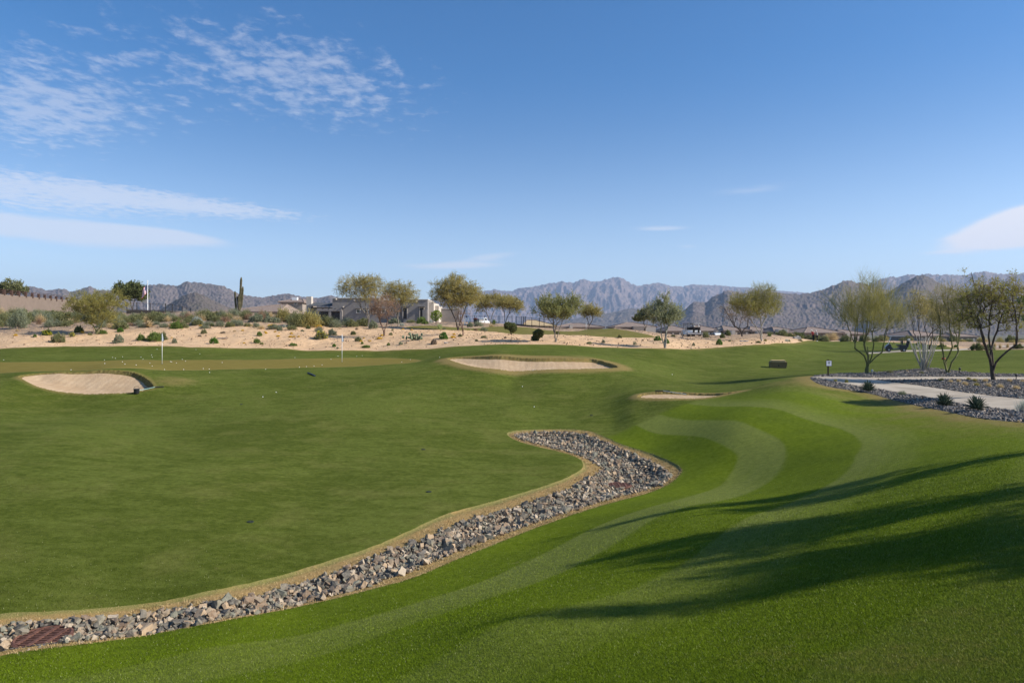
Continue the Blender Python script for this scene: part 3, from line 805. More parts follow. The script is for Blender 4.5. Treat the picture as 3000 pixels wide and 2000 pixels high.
def desert_litter():
    rng = np.random.default_rng(18); N = 26000
    y = rng.uniform(57, 96, N); x = rng.uniform(-.8, .55, N) * y
    k = (near(P_DESERT, x, y, 4) < -.15) & (near(P_GREEN2, x, y, 2) > .3) & (perlin(x * .25, y * .25) + .5 * perlin(x * .9, y * .9) + rng.normal(0, .25, N) > -.02)
    x, y = x[k][:4500], y[k][:4500]; s = rng.uniform(.02, .05, len(x)) * rng.choice([.8, 1, 1, 1.9], len(x))
    m = NT('desert_stone'); t = m.attr('tint'); m.bsdf(m.mix(t, (.20, .13, .08), (.50, .37, .25)), .95, .1)
    joined_rocks('desert_gravel', np.stack([x, y, H(x, y) + s * .3], -1), s, rng, m.m, 'scattered small stones on the tan desert bed', shapes=CHIPS)
desert_litter()
# ------------------------------------------------------------------ trees
def bark(name, a, b):
    if name in MATS: return MATS[name]
    m = NT(name); p = m.obc()
    n = m.noise(m.mapping(p, (6, 6, 1.5)), 3.0, 5, .65)
    m.bsdf(m.mix(m.ramp(n, .35, .65), a, b), .9, .15, m.bump(n, .5, .02))
    MATS[name] = m.m; return m.m
def leafmat(name, a, b, trans=.4):
    """two leaf colours shared out leaf by leaf"""
    if name in MATS: return MATS[name]
    m = NT(name); t = m.attr('tint')
    a, b = (tuple(min(.8, v * 1.85) for v in q) for q in (a, b))
    c = m.mix(t, a, b)
    s = m.bsdf(c, .6, .2)
    tr = m.n('ShaderNodeBsdfTranslucent', {'Color': c})
    mx = m.n('ShaderNodeMixShader', {0: trans, 1: s.outputs[0], 2: tr.outputs[0]})
    m.t.links.new(mx.outputs[0], m.out.inputs[0])
    MATS[name] = m.m; return m.m

def grow(rng, stems, blobs, n_attr, seg=.35, tip=.006, expo=2.02, up=.0, wob=.12, shell=2.4, limbs=9):
    P = [np.array([0, 0, -.12])]; par = [-1]; low = [True]; ends = []; forced = []
    for s in stems:
        s = np.array(s, float); prev = 0
        k = max(4, int(np.linalg.norm(s) / .3))
        lat = rng.normal(0, wob, 3) * np.linalg.norm(s) * .5
        bow = np.array([s[0], s[1], 0]) * -.25
        for i in range(1, k + 1):
            t = i / k
            q = s * t + (lat + bow) * math.sin(math.pi * t) + rng.normal(0, .02, 3)
            q[2] = max(q[2], s[2] * t * .9)
            P.append(q); par.append(prev); low.append(t < .85); prev = len(P) - 1
        ends.append(prev); forced.append((prev, 5.0))
    # main limbs rise in a V from the forks up into the crown
    bl = [b for b in blobs]
    for q in range(limbs):
        b = bl[q % len(bl)]; d = rng.normal(size=3); d /= np.linalg.norm(d); d[2] = abs(d[2]) * .8
        e = np.array(b[:3]) + d * np.array(b[3:6]) * rng.uniform(.35, .75)
        j = min(ends, key=lambda k: np.linalg.norm((P[k] - e)[:2]) + rng.uniform(0, .4)); p0 = P[j]
        if e[2] < p0[2] + .3: continue
        L = np.linalg.norm(e - p0); k = max(4, int(L / .3)); prev = j
        c = p0 + np.array([(e - p0)[0] * .30, (e - p0)[1] * .30, (e - p0)[2] * .45]) + rng.normal(0, .06 * L, 3)
        for i in range(1, k + 1):
            t = i / k; P.append((1 - t) ** 2 * p0 + 2 * t * (1 - t) * c + t * t * e + rng.normal(0, .012 * L, 3) * (t < 1)); par.append(prev); low.append(t < .12); prev = len(P) - 1
        forced.append((prev, 2.6))
    vol = np.array([b[3] * b[4] * b[5] for b in blobs]); vol /= vol.sum()
    A = []
    for i in rng.choice(len(blobs), n_attr, p=vol):
        b = blobs[i]; d = rng.normal(size=3); d /= np.linalg.norm(d)
        A.append(np.array(b[:3]) + d * np.array(b[3:6]) * rng.uniform(0, 1) ** (1 / shell))
    A = np.array(A); A = A[np.argsort(np.linalg.norm(A * [1, 1, .8], axis=1))]
    tips = []
    PA = np.zeros((60000, 3)); PA[:len(P)] = P; n = len(P)
    LOW = np.zeros(60000, bool); LOW[:n] = low; PAR = np.zeros(60000, int); PAR[:n] = par
    for a in A:
        dv = PA[:n] - a
        d = np.sqrt((dv ** 2).sum(1)) + .8 * np.maximum(dv[:, 2], 0) + LOW[:n] * 3
        j = int(np.argmin(d)); p0 = PA[j]
        L = np.linalg.norm(a - p0); k = int(np.clip(round(L / seg), 1, 8))
        pd = p0 - PA[PAR[j]] if PAR[j] >= 0 else np.array([0, 0, 1.])
        pd = pd / (np.linalg.norm(pd) + 1e-9)
        c = p0 + pd * L * .45 + np.array([0, 0, up * L])
        prev = j
        for i in range(1, k + 1):
            t = i / k
            q = (1 - t) ** 2 * p0 + 2 * t * (1 - t) * c + t * t * a + rng.normal(0, .03 * L, 3) * (t < 1)
            PA[n] = q; PAR[n] = prev; prev = n; n += 1
        tips.append(n - 1)
    PA = PA[:n]; PAR = PAR[:n]
    ch = np.zeros(n); isleaf = np.ones(n, bool); isleaf[PAR[1:]] = False
    acc = np.where(isleaf, tip ** expo, 0.0)
    for j, k in forced: acc[j] += (tip * k) ** expo
    for i in range(n - 1, 0, -1):
        acc[PAR[i]] += acc[i]
    R = acc ** (1 / expo)
    return PA, PAR, R, np.array(tips)

def tubes(P, par, R, name, rmin=0.0):
    k = np.arange(1, len(P)); k = k[R[k] > rmin]
    a, b = P[par[k]], P[k]; rb = R[k]; ra = np.minimum(R[par[k]], rb * 1.6)
    ra[par[k] == 0] *= 1.25
    d = b - a; L = np.linalg.norm(d, axis=1)[:, None]; d = d / np.maximum(L, 1e-6)
    b = b + d * rb[:, None] * .4
    ref = np.where(np.abs(d[:, 2:]) < .9, np.array([[0, 0, 1.]]), np.array([[1., 0, 0]]))
    u = np.cross(d, ref); u /= np.linalg.norm(u, axis=1)[:, None]; v = np.cross(d, u)
    n = 6; th = np.arange(n) * 2 * np.pi / n
    ring = u[:, None] * np.cos(th)[None, :, None] + v[:, None] * np.sin(th)[None, :, None]
    V = np.concatenate([a[:, None] + ring * ra[:, None, None], b[:, None] + ring * rb[:, None, None]], 1).reshape(-1, 3)
    i = np.arange(n); f = np.stack([i, (i + 1) % n, n + (i + 1) % n, n + i], -1)
    Fc = (f[None] + (np.arange(len(k)) * 2 * n)[:, None, None]).reshape(-1, 4)
    return np_mesh(name, V, Fc, True)

def unit(v): return v / np.maximum(np.linalg.norm(v, axis=-1, keepdims=True), 1e-9)
def twig_mesh(rng, O, D, per, L, w, up, spread, leaflets, leaf, name, droop=0.0, clump=.5):
    """sprays at points O along directions D: thin tapering twigs carrying small leaflets"""
    n = len(O) * per
    o = np.repeat(O, per, 0) + rng.normal(0, L * .12, (n, 3)); d = np.repeat(unit(D), per, 0)
    d = unit(d * .7 + rng.normal(0, spread, (n, 3)) + np.array([0, 0, up]))
    ln = L * rng.uniform(.5, 1.25, n)[:, None]
    e = o + d * ln - np.array([0, 0, 1.]) * droop * ln ** 2
    mid = (o + e) / 2 + np.array([0, 0, 1.]) * droop * ln ** 2 * .35 + rng.normal(0, .04, (n, 3)) * ln
    ct = np.repeat(rng.uniform(0, 1, len(O)), per)                       # tone shared by a whole spray
    tint = np.clip(ct * clump + rng.uniform(0, 1, n) * (1 - clump), 0, 1)
    side = unit(np.cross(d, rng.normal(size=(n, 3)))) * w
    V = np.stack([o - side, o + side, mid + side * .7, mid - side * .7, e], 1)
    base = (np.arange(n) * 5)[:, None]
    Fq = base + np.array([[0, 1, 2, 3]]); Ft = base + np.array([[3, 2, 4]])
    tri = np.concatenate([Fq[:, [0, 1, 2]], Fq[:, [0, 2, 3]], Ft])
    Vs = [V.reshape(-1, 3)]; Fs = [tri]; Ts = [np.repeat(tint, 5)]
    if leaflets:
        m = n * leaflets
        t = rng.uniform(.15, 1.0, (m, 1)); oo, ee, mm = (np.repeat(q, leaflets, 0) for q in (o, e, mid))
        c = (1 - t) ** 2 * oo + 2 * t * (1 - t) * (2 * mm - (oo + ee) / 2) + t * t * ee
        dd = np.repeat(d, leaflets, 0)
        a = unit(dd * .5 + rng.normal(0, .8, (m, 3))) * leaf[0] * rng.uniform(.6, 1.3, (m, 1))
        s = unit(np.cross(a, rng.normal(size=(m, 3)))) * leaf[1] * rng.uniform(.7, 1.3, (m, 1))
        LV = np.stack([c, c + a * .5 + s, c + a, c + a * .5 - s], 1)
        b0 = n * 5; bb = b0 + (np.arange(m) * 4)[:, None]
        Vs.append(LV.reshape(-1, 3)); Fs += [bb + np.array([[0, 1, 2]]), bb + np.array([[0, 2, 3]])]
        lt = np.clip(np.repeat(ct, per * 1)[0:0].sum() + np.repeat(tint, leaflets) * .75 + rng.uniform(0, .25, m), 0, 1)
        Ts.append(np.repeat(lt, 4))
    me = np_mesh(name, np.concatenate(Vs), np.concatenate(Fs)); fattr(me, 'tint', np.concatenate(Ts))
    return me

B_DARK = bark('dark_bark', (.055, .042, .032), (.115, .09, .07)); B_GREY = bark('grey_bark', (.15, .125, .10), (.27, .235, .19))
B_PV = bark('green_bark', (.115, .115, .045), (.19, .185, .085)); B_RED = bark('red_bark', (.10, .06, .045), (.19, .12, .09)); B_PALE = bark('pale_bark', (.24, .215, .18), (.40, .37, .32))
L_OLIVE = leafmat('olive_leaf', (.105, .095, .030), (.29, .24, .085)); L_PV = leafmat('yellow_green_twig', (.085, .085, .022), (.235, .205, .062))
L_DARK = leafmat('dark_leaf', (.036, .046, .016), (.12, .13, .046)); L_GREEN = leafmat('mid_leaf', (.045, .072, .014), (.13, .17, .040))
L_GREY = leafmat('grey_green_leaf', (.075, .085, .050), (.20, .21, .135)); L_RED = leafmat('russet_twig', (.10, .062, .042), (.25, .165, .10))
L_YEL = leafmat('yellowing_leaf', (.095, .10, .020), (.27, .235, .045)); L_LIME = leafmat('lime_leaf', (.07, .11, .012), (.20, .24, .03))
L_SAGE = leafmat('sage_leaf', (.068, .076, .030), (.175, .17, .078)); L_STRAW = leafmat('straw_blade', (.20, .145, .075), (.42, .33, .18))
L_SILVER = leafmat('silver_leaf', (.16, .17, .14), (.34, .35, .30)); L_ORANGE = leafmat('orange_flower', (.33, .17, .02), (.55, .34, .03)); L_BRIGHT = leafmat('bright_leaf', (.028, .070, .008), (.085, .16, .022))
L_GREY2 = leafmat('ash_leaf', (.10, .105, .055), (.24, .235, .13)); L_OLIVE2 = leafmat('ironwood_leaf', (.085, .09, .03), (.22, .21, .08)); L_FLOWER = leafmat('yellow_flower', (.40, .28, .01), (.62, .48, .03)); L_BROWN = leafmat('brown_twig', (.085, .062, .045), (.20, .155, .11))

def tree(name, label, cat, px, py, d, crown, stems, bk, lf, n_attr=150, per=7, L=.5, w=.006, up=.25, spread=.5, leaflets=5, leaf=(.07, .018), droop=0.0, seed=1,
         group=None, depth=1.0, tip=.006, seg=.35, shell=2.4, inner=.35, clump=.5, gup=.05, rmin=0.0, bare=0):
    """crown: (px, py, rx, ry[, dy]) ellipses in photo pixels; stems: (px, py[, dy]) fork points in photo pixels; all at distance d"""
    rng = np.random.default_rng(seed)
    base = at(px, py, d); s = d / F
    n_attr = int(n_attr * 1.5)
    if d > 50: leaf = (leaf[0] * 1.25, leaf[1] * 1.45); w = w * 1.4
    top = HZ - base.z * F / d          # the pixel row where the base truly lands at this distance
    blobs = [((c[0] - px) * s, (c[4] if len(c) > 4 else rng.uniform(-.2, .2) * c[2] * s), (py - c[1]) * s, c[2] * s, c[2] * s * depth, c[3] * s) for c in crown]
    dz = (HZ - py) * s - base.z        # keep the crown where it is seen even when the base sits a little off
    blobs = [(b[0], b[1], b[2] + dz, *b[3:]) for b in blobs]
    st = [((q[0] - px) * s, (q[2] if len(q) > 2 else rng.uniform(-.3, .3)), (py - q[1]) * s + dz) for q in stems]
    P, par, R, tips = grow(rng, st, blobs, n_attr, seg, tip, up=gup, shell=shell)
    root = thing(name, label, cat, base, 0, group)
    mobj('trunk', tubes(P, par, R, 'trunk', rmin), bk, root)
    d0 = P[tips] - P[par[tips]]
    extra = np.nonzero((R < tip * 2.4) & (R > 0) & (par > 0))[0]; extra = extra[rng.uniform(0, 1, len(extra)) < inner]
    O = np.concatenate([P[tips], P[extra]]); D = np.concatenate([d0, P[extra] - P[par[extra]]])
    mobj('crown', twig_mesh(rng, O, D, per, L, w, up, spread, leaflets, leaf, 'crown', droop, clump), lf, root)
    if bare: mobj('fine_twigs', twig_mesh(rng, O, D, bare, L * 1.7, w * .9, up, spread, 0, (0, 0), 'fine_twigs', droop, clump), L_BROWN, root)
    return root

MESQ = dict(per=5, L=.72, w=.007, up=.16, spread=.6, leaflets=7, leaf=(.10, .016), droop=.14, shell=1.9)
PV = dict(per=8, L=.75, w=.006, up=.55, spread=.38, leaflets=4, leaf=(.05, .010))
IRON = dict(per=5, L=.55, w=.008, up=.7, spread=.40, leaflets=8, leaf=(.085, .022), shell=1.9)
T_ = tree
# along the sand bed, left to right
T_('palo_verde_tree', 'bushy yellow-green palo verde with several stems on the sand left of the left flagstick', 'tree', 283, 977, 70.5, [(280, 888, 66, 36), (235, 905, 40, 30), (330, 885, 40, 32), (290, 930, 55, 24)],
   [(270, 950), (285, 945), (298, 950)], B_PV, L_PV, 260, seed=3, **{**PV, 'L': .6, 'leaflets': 6, 'leaf': (.07, .014), 'up': .35, 'spread': .5, 'per': 9})
T_('ironwood_tree', 'dark green round-topped tree beside the national flag', 'tree', 388, 900, 128, [(360, 858, 24, 20), (392, 858, 36, 26), (345, 850, 16, 18), (410, 870, 20, 14)],
   [(382, 885), (394, 882)], B_DARK, L_DARK, 130, seed=4, **{**IRON, 'L': .8, 'leaf': (.20, .06), 'per': 8})
T_('shade_tree', 'dark tree top showing above the brown rail fence', 'tree', 20, 880, 150, [(35, 845, 26, 22), (0, 850, 24, 16), (60, 855, 18, 12), (-40, 850, 30, 20)], [(15, 862), (25, 862)], B_DARK, L_SAGE, 140, seed=5, **{**IRON, 'L': .9, 'leaf': (.22, .06)})
T_('mesquite_tree', 'tall feathery mesquite in front of the grey stucco house, left one of the touching pair', 'tree', 1078, 948, 84, [(1040, 835, 52, 26), (1085, 832, 44, 32), (1030, 858, 40, 18), (1075, 865, 46, 22), (1005, 845, 26, 16)],
   [(1060, 905), (1085, 910), (1072, 900)], B_GREY, L_OLIVE, 240, seed=6, **MESQ)
T_('mesquite_tree', 'feathery mesquite before the two tall dark doorways, right one of the touching pair', 'tree', 1167, 946, 88, [(1165, 848, 46, 24), (1195, 862, 34, 26), (1140, 862, 32, 26), (1175, 878, 48, 18)],
   [(1155, 900), (1172, 895)], B_GREY, L_OLIVE, 220, seed=7, **MESQ)
T_('bare_desert_tree', 'russet half-bare small tree on the sand in front of the mesquite pair', 'tree', 1126, 986, 71, [(1120, 885, 38, 28), (1095, 898, 24, 24), (1148, 898, 26, 28), (1125, 920, 38, 16)],
   [(1112, 940), (1136, 940)], B_RED, L_RED, 170, seed=8, per=6, L=.5, w=.005, up=.35, spread=.5, leaflets=2, leaf=(.05, .012))
T_('mesquite_tree', 'largest mesquite with a dense round crown at the right end of the grey house', 'tree', 1342, 962, 82, [(1330, 838, 50, 32), (1370, 862, 40, 36), (1295, 862, 36, 30), (1345, 878, 62, 24), (1285, 840, 22, 16)],
   [(1325, 915), (1345, 910), (1360, 915)], B_DARK, L_OLIVE, 330, seed=9, **{**MESQ, 'per': 8})
T_('bare_desert_tree', 'thin leaning bare sapling on the sand right of the bright green ball shrub', 'tree', 1357, 986, 70, [(1350, 915, 30, 14), (1340, 930, 18, 12)], [(1346, 945), (1352, 940)], B_RED, L_BROWN, 45, seed=10, per=4, L=.35, w=.004, leaflets=1)
T_('mesquite_tree', 'small airy mesquite behind the white utility truck', 'tree', 1437, 943, 112, [(1420, 885, 26, 22), (1448, 880, 24, 22), (1405, 900, 16, 12)], [(1425, 915), (1445, 915)], B_GREY, L_OLIVE, 120, seed=11, **{**MESQ, 'L': .7, 'leaf': (.14, .026)})
T_('mesquite_tree', 'small spreading mesquite behind the flagstick with the two clipped shrubs', 'tree', 1483, 948, 106, [(1490, 890, 38, 18), (1475, 880, 30, 18), (1515, 900, 20, 14)], [(1478, 918), (1492, 918)], B_DARK, L_OLIVE, 150, seed=12, **{**MESQ, 'L': .7, 'leaf': (.14, .026)})
T_('ironwood_tree', 'olive-green tree with upright sprays whose shade falls on the sand behind the middle bunker', 'tree', 1629, 1001, 62, [(1610, 898, 40, 24), (1660, 900, 42, 26), (1638, 920, 62, 22), (1585, 920, 20, 14), (1690, 905, 20, 22)],
   [(1622, 958), (1640, 958), (1630, 950)], B_GREY, L_OLIVE2, 190, seed=13, **{**IRON, 'L': .75, 'up': .9, 'per': 5})
T_('mesquite_tree', 'small yellowish tree behind the tiled roof, right of the upright olive tree', 'tree', 1724, 962, 112, [(1730, 908, 26, 18), (1750, 915, 18, 14), (1712, 918, 16, 14)], [(1722, 938), (1735, 940)], B_DARK, L_OLIVE, 110, seed=14, **{**MESQ, 'L': .65, 'leaf': (.13, .024)})
T_('desert_ash_tree', 'grey-green tree with a forked white trunk on the sand left of the far golf cart', 'tree', 1948, 1006, 63, [(1945, 895, 24, 30), (1920, 915, 34, 28), (1972, 922, 34, 26), (1945, 935, 46, 22), (1948, 875, 10, 14)],
   [(1935, 955), (1958, 955), (1945, 950)], B_PALE, L_GREY2, 190, seed=15, **{**IRON, 'leaflets': 6, 'leaf': (.08, .024)})
T_('desert_ash_tree', 'smaller grey-green tree standing behind the white-trunked one', 'tree', 1890, 982, 98, [(1890, 925, 22, 18), (1872, 935, 16, 10)], [(1886, 950), (1896, 950)], B_GREY, L_SAGE, 90, seed=16, **{**IRON, 'leaf': (.13, .04)})
T_('palo_verde_tree', 'broad pale-stemmed palo verde on the sand left of the two golfers', 'tree', 2232, 998, 80, [(2235, 875, 44, 42), (2180, 890, 46, 30), (2265, 890, 28, 36), (2220, 910, 60, 22), (2150, 895, 24, 18)],
   [(2205, 945), (2228, 930), (2242, 935)], B_PALE, L_PV, 340, seed=17, **{**PV, 'L': .8, 'leaflets': 5, 'leaf': (.07, .013)})
T_('bare_desert_tree', 'dark twisted half-dead tree leaning behind the broad palo verde', 'tree', 2174, 984, 92, [(2140, 920, 26, 22), (2185, 930, 28, 20), (2125, 905, 16, 16)], [(2150, 955), (2168, 958), (2190, 955)], B_DARK, L_BROWN, 130, seed=18, per=4, L=.5, w=.006, leaflets=1, tip=.009)
# on the terrace
T_('palo_verde_tree', 'big wispy palo verde standing alone right of the sign', 'tree', 2540, 1096, 38, [(2545, 880, 82, 46), (2600, 905, 66, 58), (2490, 905, 66, 52), (2545, 935, 100, 44), (2545, 838, 44, 26), (2450, 880, 26, 26), (2635, 935, 34, 40)],
   [(2505, 1020), (2528, 1010), (2548, 1015), (2565, 1025), (2585, 1030)], B_PV, L_PV, 420, seed=19, **{**PV, 'per': 6, 'L': .80, 'w': .0042, 'up': .75, 'spread': .28, 'leaflets': 3, 'leaf': (.030, .006)}, tip=.0045, seg=.3, gup=.12, shell=2.2, inner=.5)
T_('palo_verde_tree', 'yellow-green palo verde in the gravel bed between the ocotillo and the twisted tree', 'tree', 2776, 1093, 37.5, [(2775, 880, 50, 46), (2810, 910, 46, 46), (2750, 915, 34, 40), (2790, 945, 62, 34)],
   [(2762, 1025), (2780, 1015), (2800, 1030), (2815, 1035)], B_PV, L_PV, 250, seed=20, **{**PV, 'per': 6, 'L': .5, 'w': .0038, 'up': .5, 'spread': .42, 'leaflets': 5, 'leaf': (.035, .008)}, tip=.0045, seg=.3, bare=2)
T_('deciduous_tree', 'large twisty dark-limbed tree with sparse yellowing leaves in the gravel bed', 'tree', 2911, 1116, 32, [(2880, 855, 64, 46), (2930, 880, 70, 56), (2830, 890, 40, 44), (2965, 845, 36, 46), (2860, 930, 56, 36), (2970, 930, 50, 44), (2840, 800, 16, 16), (3010, 880, 40, 50)],
   [(2870, 1000, -.3), (2905, 985, .2), (2930, 1005, .5), (2958, 1010, -.4)], B_DARK, L_YEL, 560, seed=21, per=3, L=.26, w=.004, up=.15, spread=.75, leaflets=3, leaf=(.075, .020), tip=.0048, seg=.28, gup=.0, shell=2.0, inner=.25, bare=4)
T_('mesquite_tree', 'dark-trunked tree across the cart path, left of a near twin', 'tree', 2704, 1014, 84, [(2690, 880, 34, 36), (2700, 915, 40, 30), (2670, 900, 24, 26)], [(2692, 965), (2708, 960), (2680, 975)], B_DARK, L_OLIVE, 130, seed=22, **{**MESQ, 'per': 4, 'leaflets': 5})
T_('mesquite_tree', 'dark-trunked tree across the cart path, right of a near twin', 'tree', 2722, 1014, 86, [(2735, 905, 34, 36), (2750, 925, 30, 28)], [(2730, 965), (2745, 960)], B_DARK, L_OLIVE, 110, seed=23, **{**MESQ, 'per': 4, 'leaflets': 5})
T_('deciduous_tree', 'tree at the picture edge with deep green leaves reaching in beside the twisty tree', 'tree', 3090, 1150, 25, [(3070, 890, 66, 60), (3130, 860, 80, 70), (3050, 930, 46, 30)], [(3080, 1020), (3110, 1010), (3060, 1030)], B_DARK, L_GREEN, 220, seed=24, per=4, L=.24, w=.004, leaflets=7, leaf=(.07, .024), tip=.0055, bare=2)
# trees of the terrace just out of view on the right, whose shade falls across the slope
for i, (x, y, h, rx, ry, n, per) in enumerate([(15.6, 6.9, 8.2, 3.6, 1.6, 980, 7), (15.0, 11.6, 6.6, 3.0, .55, 330, 8), (14.4, 4.6, 6.4, 2.4, .6, 300, 7)]):
    rng = np.random.default_rng(60 + i); b = Vector((x, y, Hs(x, y)))
    nb = (21, 6, 9)[i]
    blobs = [(rng.uniform(-.8, .8) * rx, ry * (2 * (k + .5) / nb - 1) * 1.25 + rng.normal(0, .08), h * rng.uniform(.42, .9), rng.uniform(.7, 1.6), rng.uniform(.05, .18) if k % 4 else .34, rng.uniform(.3, .7)) for k in range(nb)]
    P, par, R, tips = grow(rng, [(-.5, .1, h * .3), (.1, -.2, h * .34), (.6, .2, h * .3)], blobs, n, .35, .006)
    root = thing('palo_verde_tree', ['palo verde beyond the right edge that throws the broad middle shadow band', 'palo verde beyond the right edge that throws the farther thin shadow', 'palo verde beyond the right edge that throws the nearest shadow'][i], 'tree', b, 0, 'shade trees beside the slope')
    mobj('trunk', tubes(P, par, R, 'trunk'), B_PV, root)
    mobj('crown', twig_mesh(rng, P[tips], P[tips] - P[par[tips]], per, .42, .008, .2, .4, 6, (.06, .018), 'crown'), L_PV, root)

# ------------------------------------------------------------------ shrubs: one mesh per kind and habit, copies share it
def dome(rng, n, flat=1.0, shell=2.6):
    d = rng.normal(size=(n, 3)); d[:, 2] = np.abs(d[:, 2]); d = unit(d)
    d *= rng.uniform(.25, 1, (n, 1)) ** (1 / shell)
    lump = 1 + .55 * perlin(d[:, 0] * 2.1 + 7 + 3 * n % 7, d[:, 1] * 2.1 + d[:, 2])[:, None]
    return d * lump * np.array([1, 1, flat])
def shrub_mesh(seed, kind):
    rng = np.random.default_rng(seed)
    if kind == 'leafy':
        O = dome(rng, 130); me = twig_mesh(rng, O * .82, O + [0, 0, .3], 6, .26, .008, .35, .5, 5, (.10, .032), 'shrub')
    elif kind == 'tight':
        O = dome(rng, 260, shell=6); me = twig_mesh(rng, O * .9, O, 5, .12, .008, .1, .6, 4, (.085, .035), 'shrub')
    elif kind == 'airy':
        O = dome(rng, 120, shell=1.7); me = twig_mesh(rng, O * .62, O + [0, 0, .5], 5, .45, .007, .6, .34, 5, (.075, .016), 'shrub')
    elif kind == 'twiggy':
        O = dome(rng, 90, shell=1.5); me = twig_mesh(rng, O * .45, O + [0, 0, .25], 5, .55, .009, .3, .4, 1, (.05, .015), 'shrub')
    elif kind == 'mat':
        O = dome(rng, 110, .55); me = twig_mesh(rng, O * .9, O, 4, .18, .02, .2, .7, 3, (.12, .05), 'shrub')
    elif kind == 'clump':
        n = 420; O = rng.normal(0, .16, (n, 3)) * [1, 1, 0]; a = rng.normal(0, .42, (n, 3)); a[:, 2] = 1
        me = twig_mesh(rng, O, a, 1, 1.0, .012, .1, .12, 0, (0, 0), 'shrub', droop=.28)
    return me
VARI = {}
def variant(kind, lf, k):
    key = (kind, lf.name, k % 3)
    if key not in VARI:
        me = shrub_mesh(hash(kind) % 1 + 40 + len(VARI), kind); me.materials.append(lf); VARI[key] = me
    return VARI[key]
LAND = []          # things a label can point by: (x, y, phrase)
SHRUBS = []
def shrub(px, py, w, h, kind, lf, colour, noun='desert shrub', d=None, name='desert_shrub', cat='shrub', group='desert shrubs', flower=None, zoff=0.0):
    p = at(px, py, d); s = p.y / F
    i = len(SHRUBS)
    o = bpy.data.objects.new(name, variant(kind, lf, i)); link(o)
    o.location = p + Vector((0, 0, -.03 * h * s + zoff)); k = {'clump': .62, 'airy': .86, 'twiggy': .85, 'leafy': .92, 'tight': .95, 'mat': .9}[kind]
    hz = {'clump': .95, 'airy': .78, 'twiggy': .8, 'leafy': .85, 'tight': .95, 'mat': 1.5}[kind]
    o.scale = (w * s / 2 * k * RNG.uniform(.9, 1.12), w * s / 2 * k, h * s * hz); o.rotation_euler = (0, 0, RNG.uniform(0, 6.28))
    tag(o, None, cat, group)
    SHRUBS.append((o, px, py, w * s, h * s, colour, noun))
    if flower is not None:
        rng = np.random.default_rng(500 + i); O = dome(rng, 70, shell=9)
        O = O[O[:, 2] > .15]
        me = twig_mesh(rng, O * .93, O, 3, .07, .03, .1, .8, 2, (.07, .04), 'flowers')
        mobj('flowers', me, flower, o)
    return o
G, OL, GR, DK, BR = L_GREEN, L_SAGE, L_GREY, L_DARK, L_BRIGHT
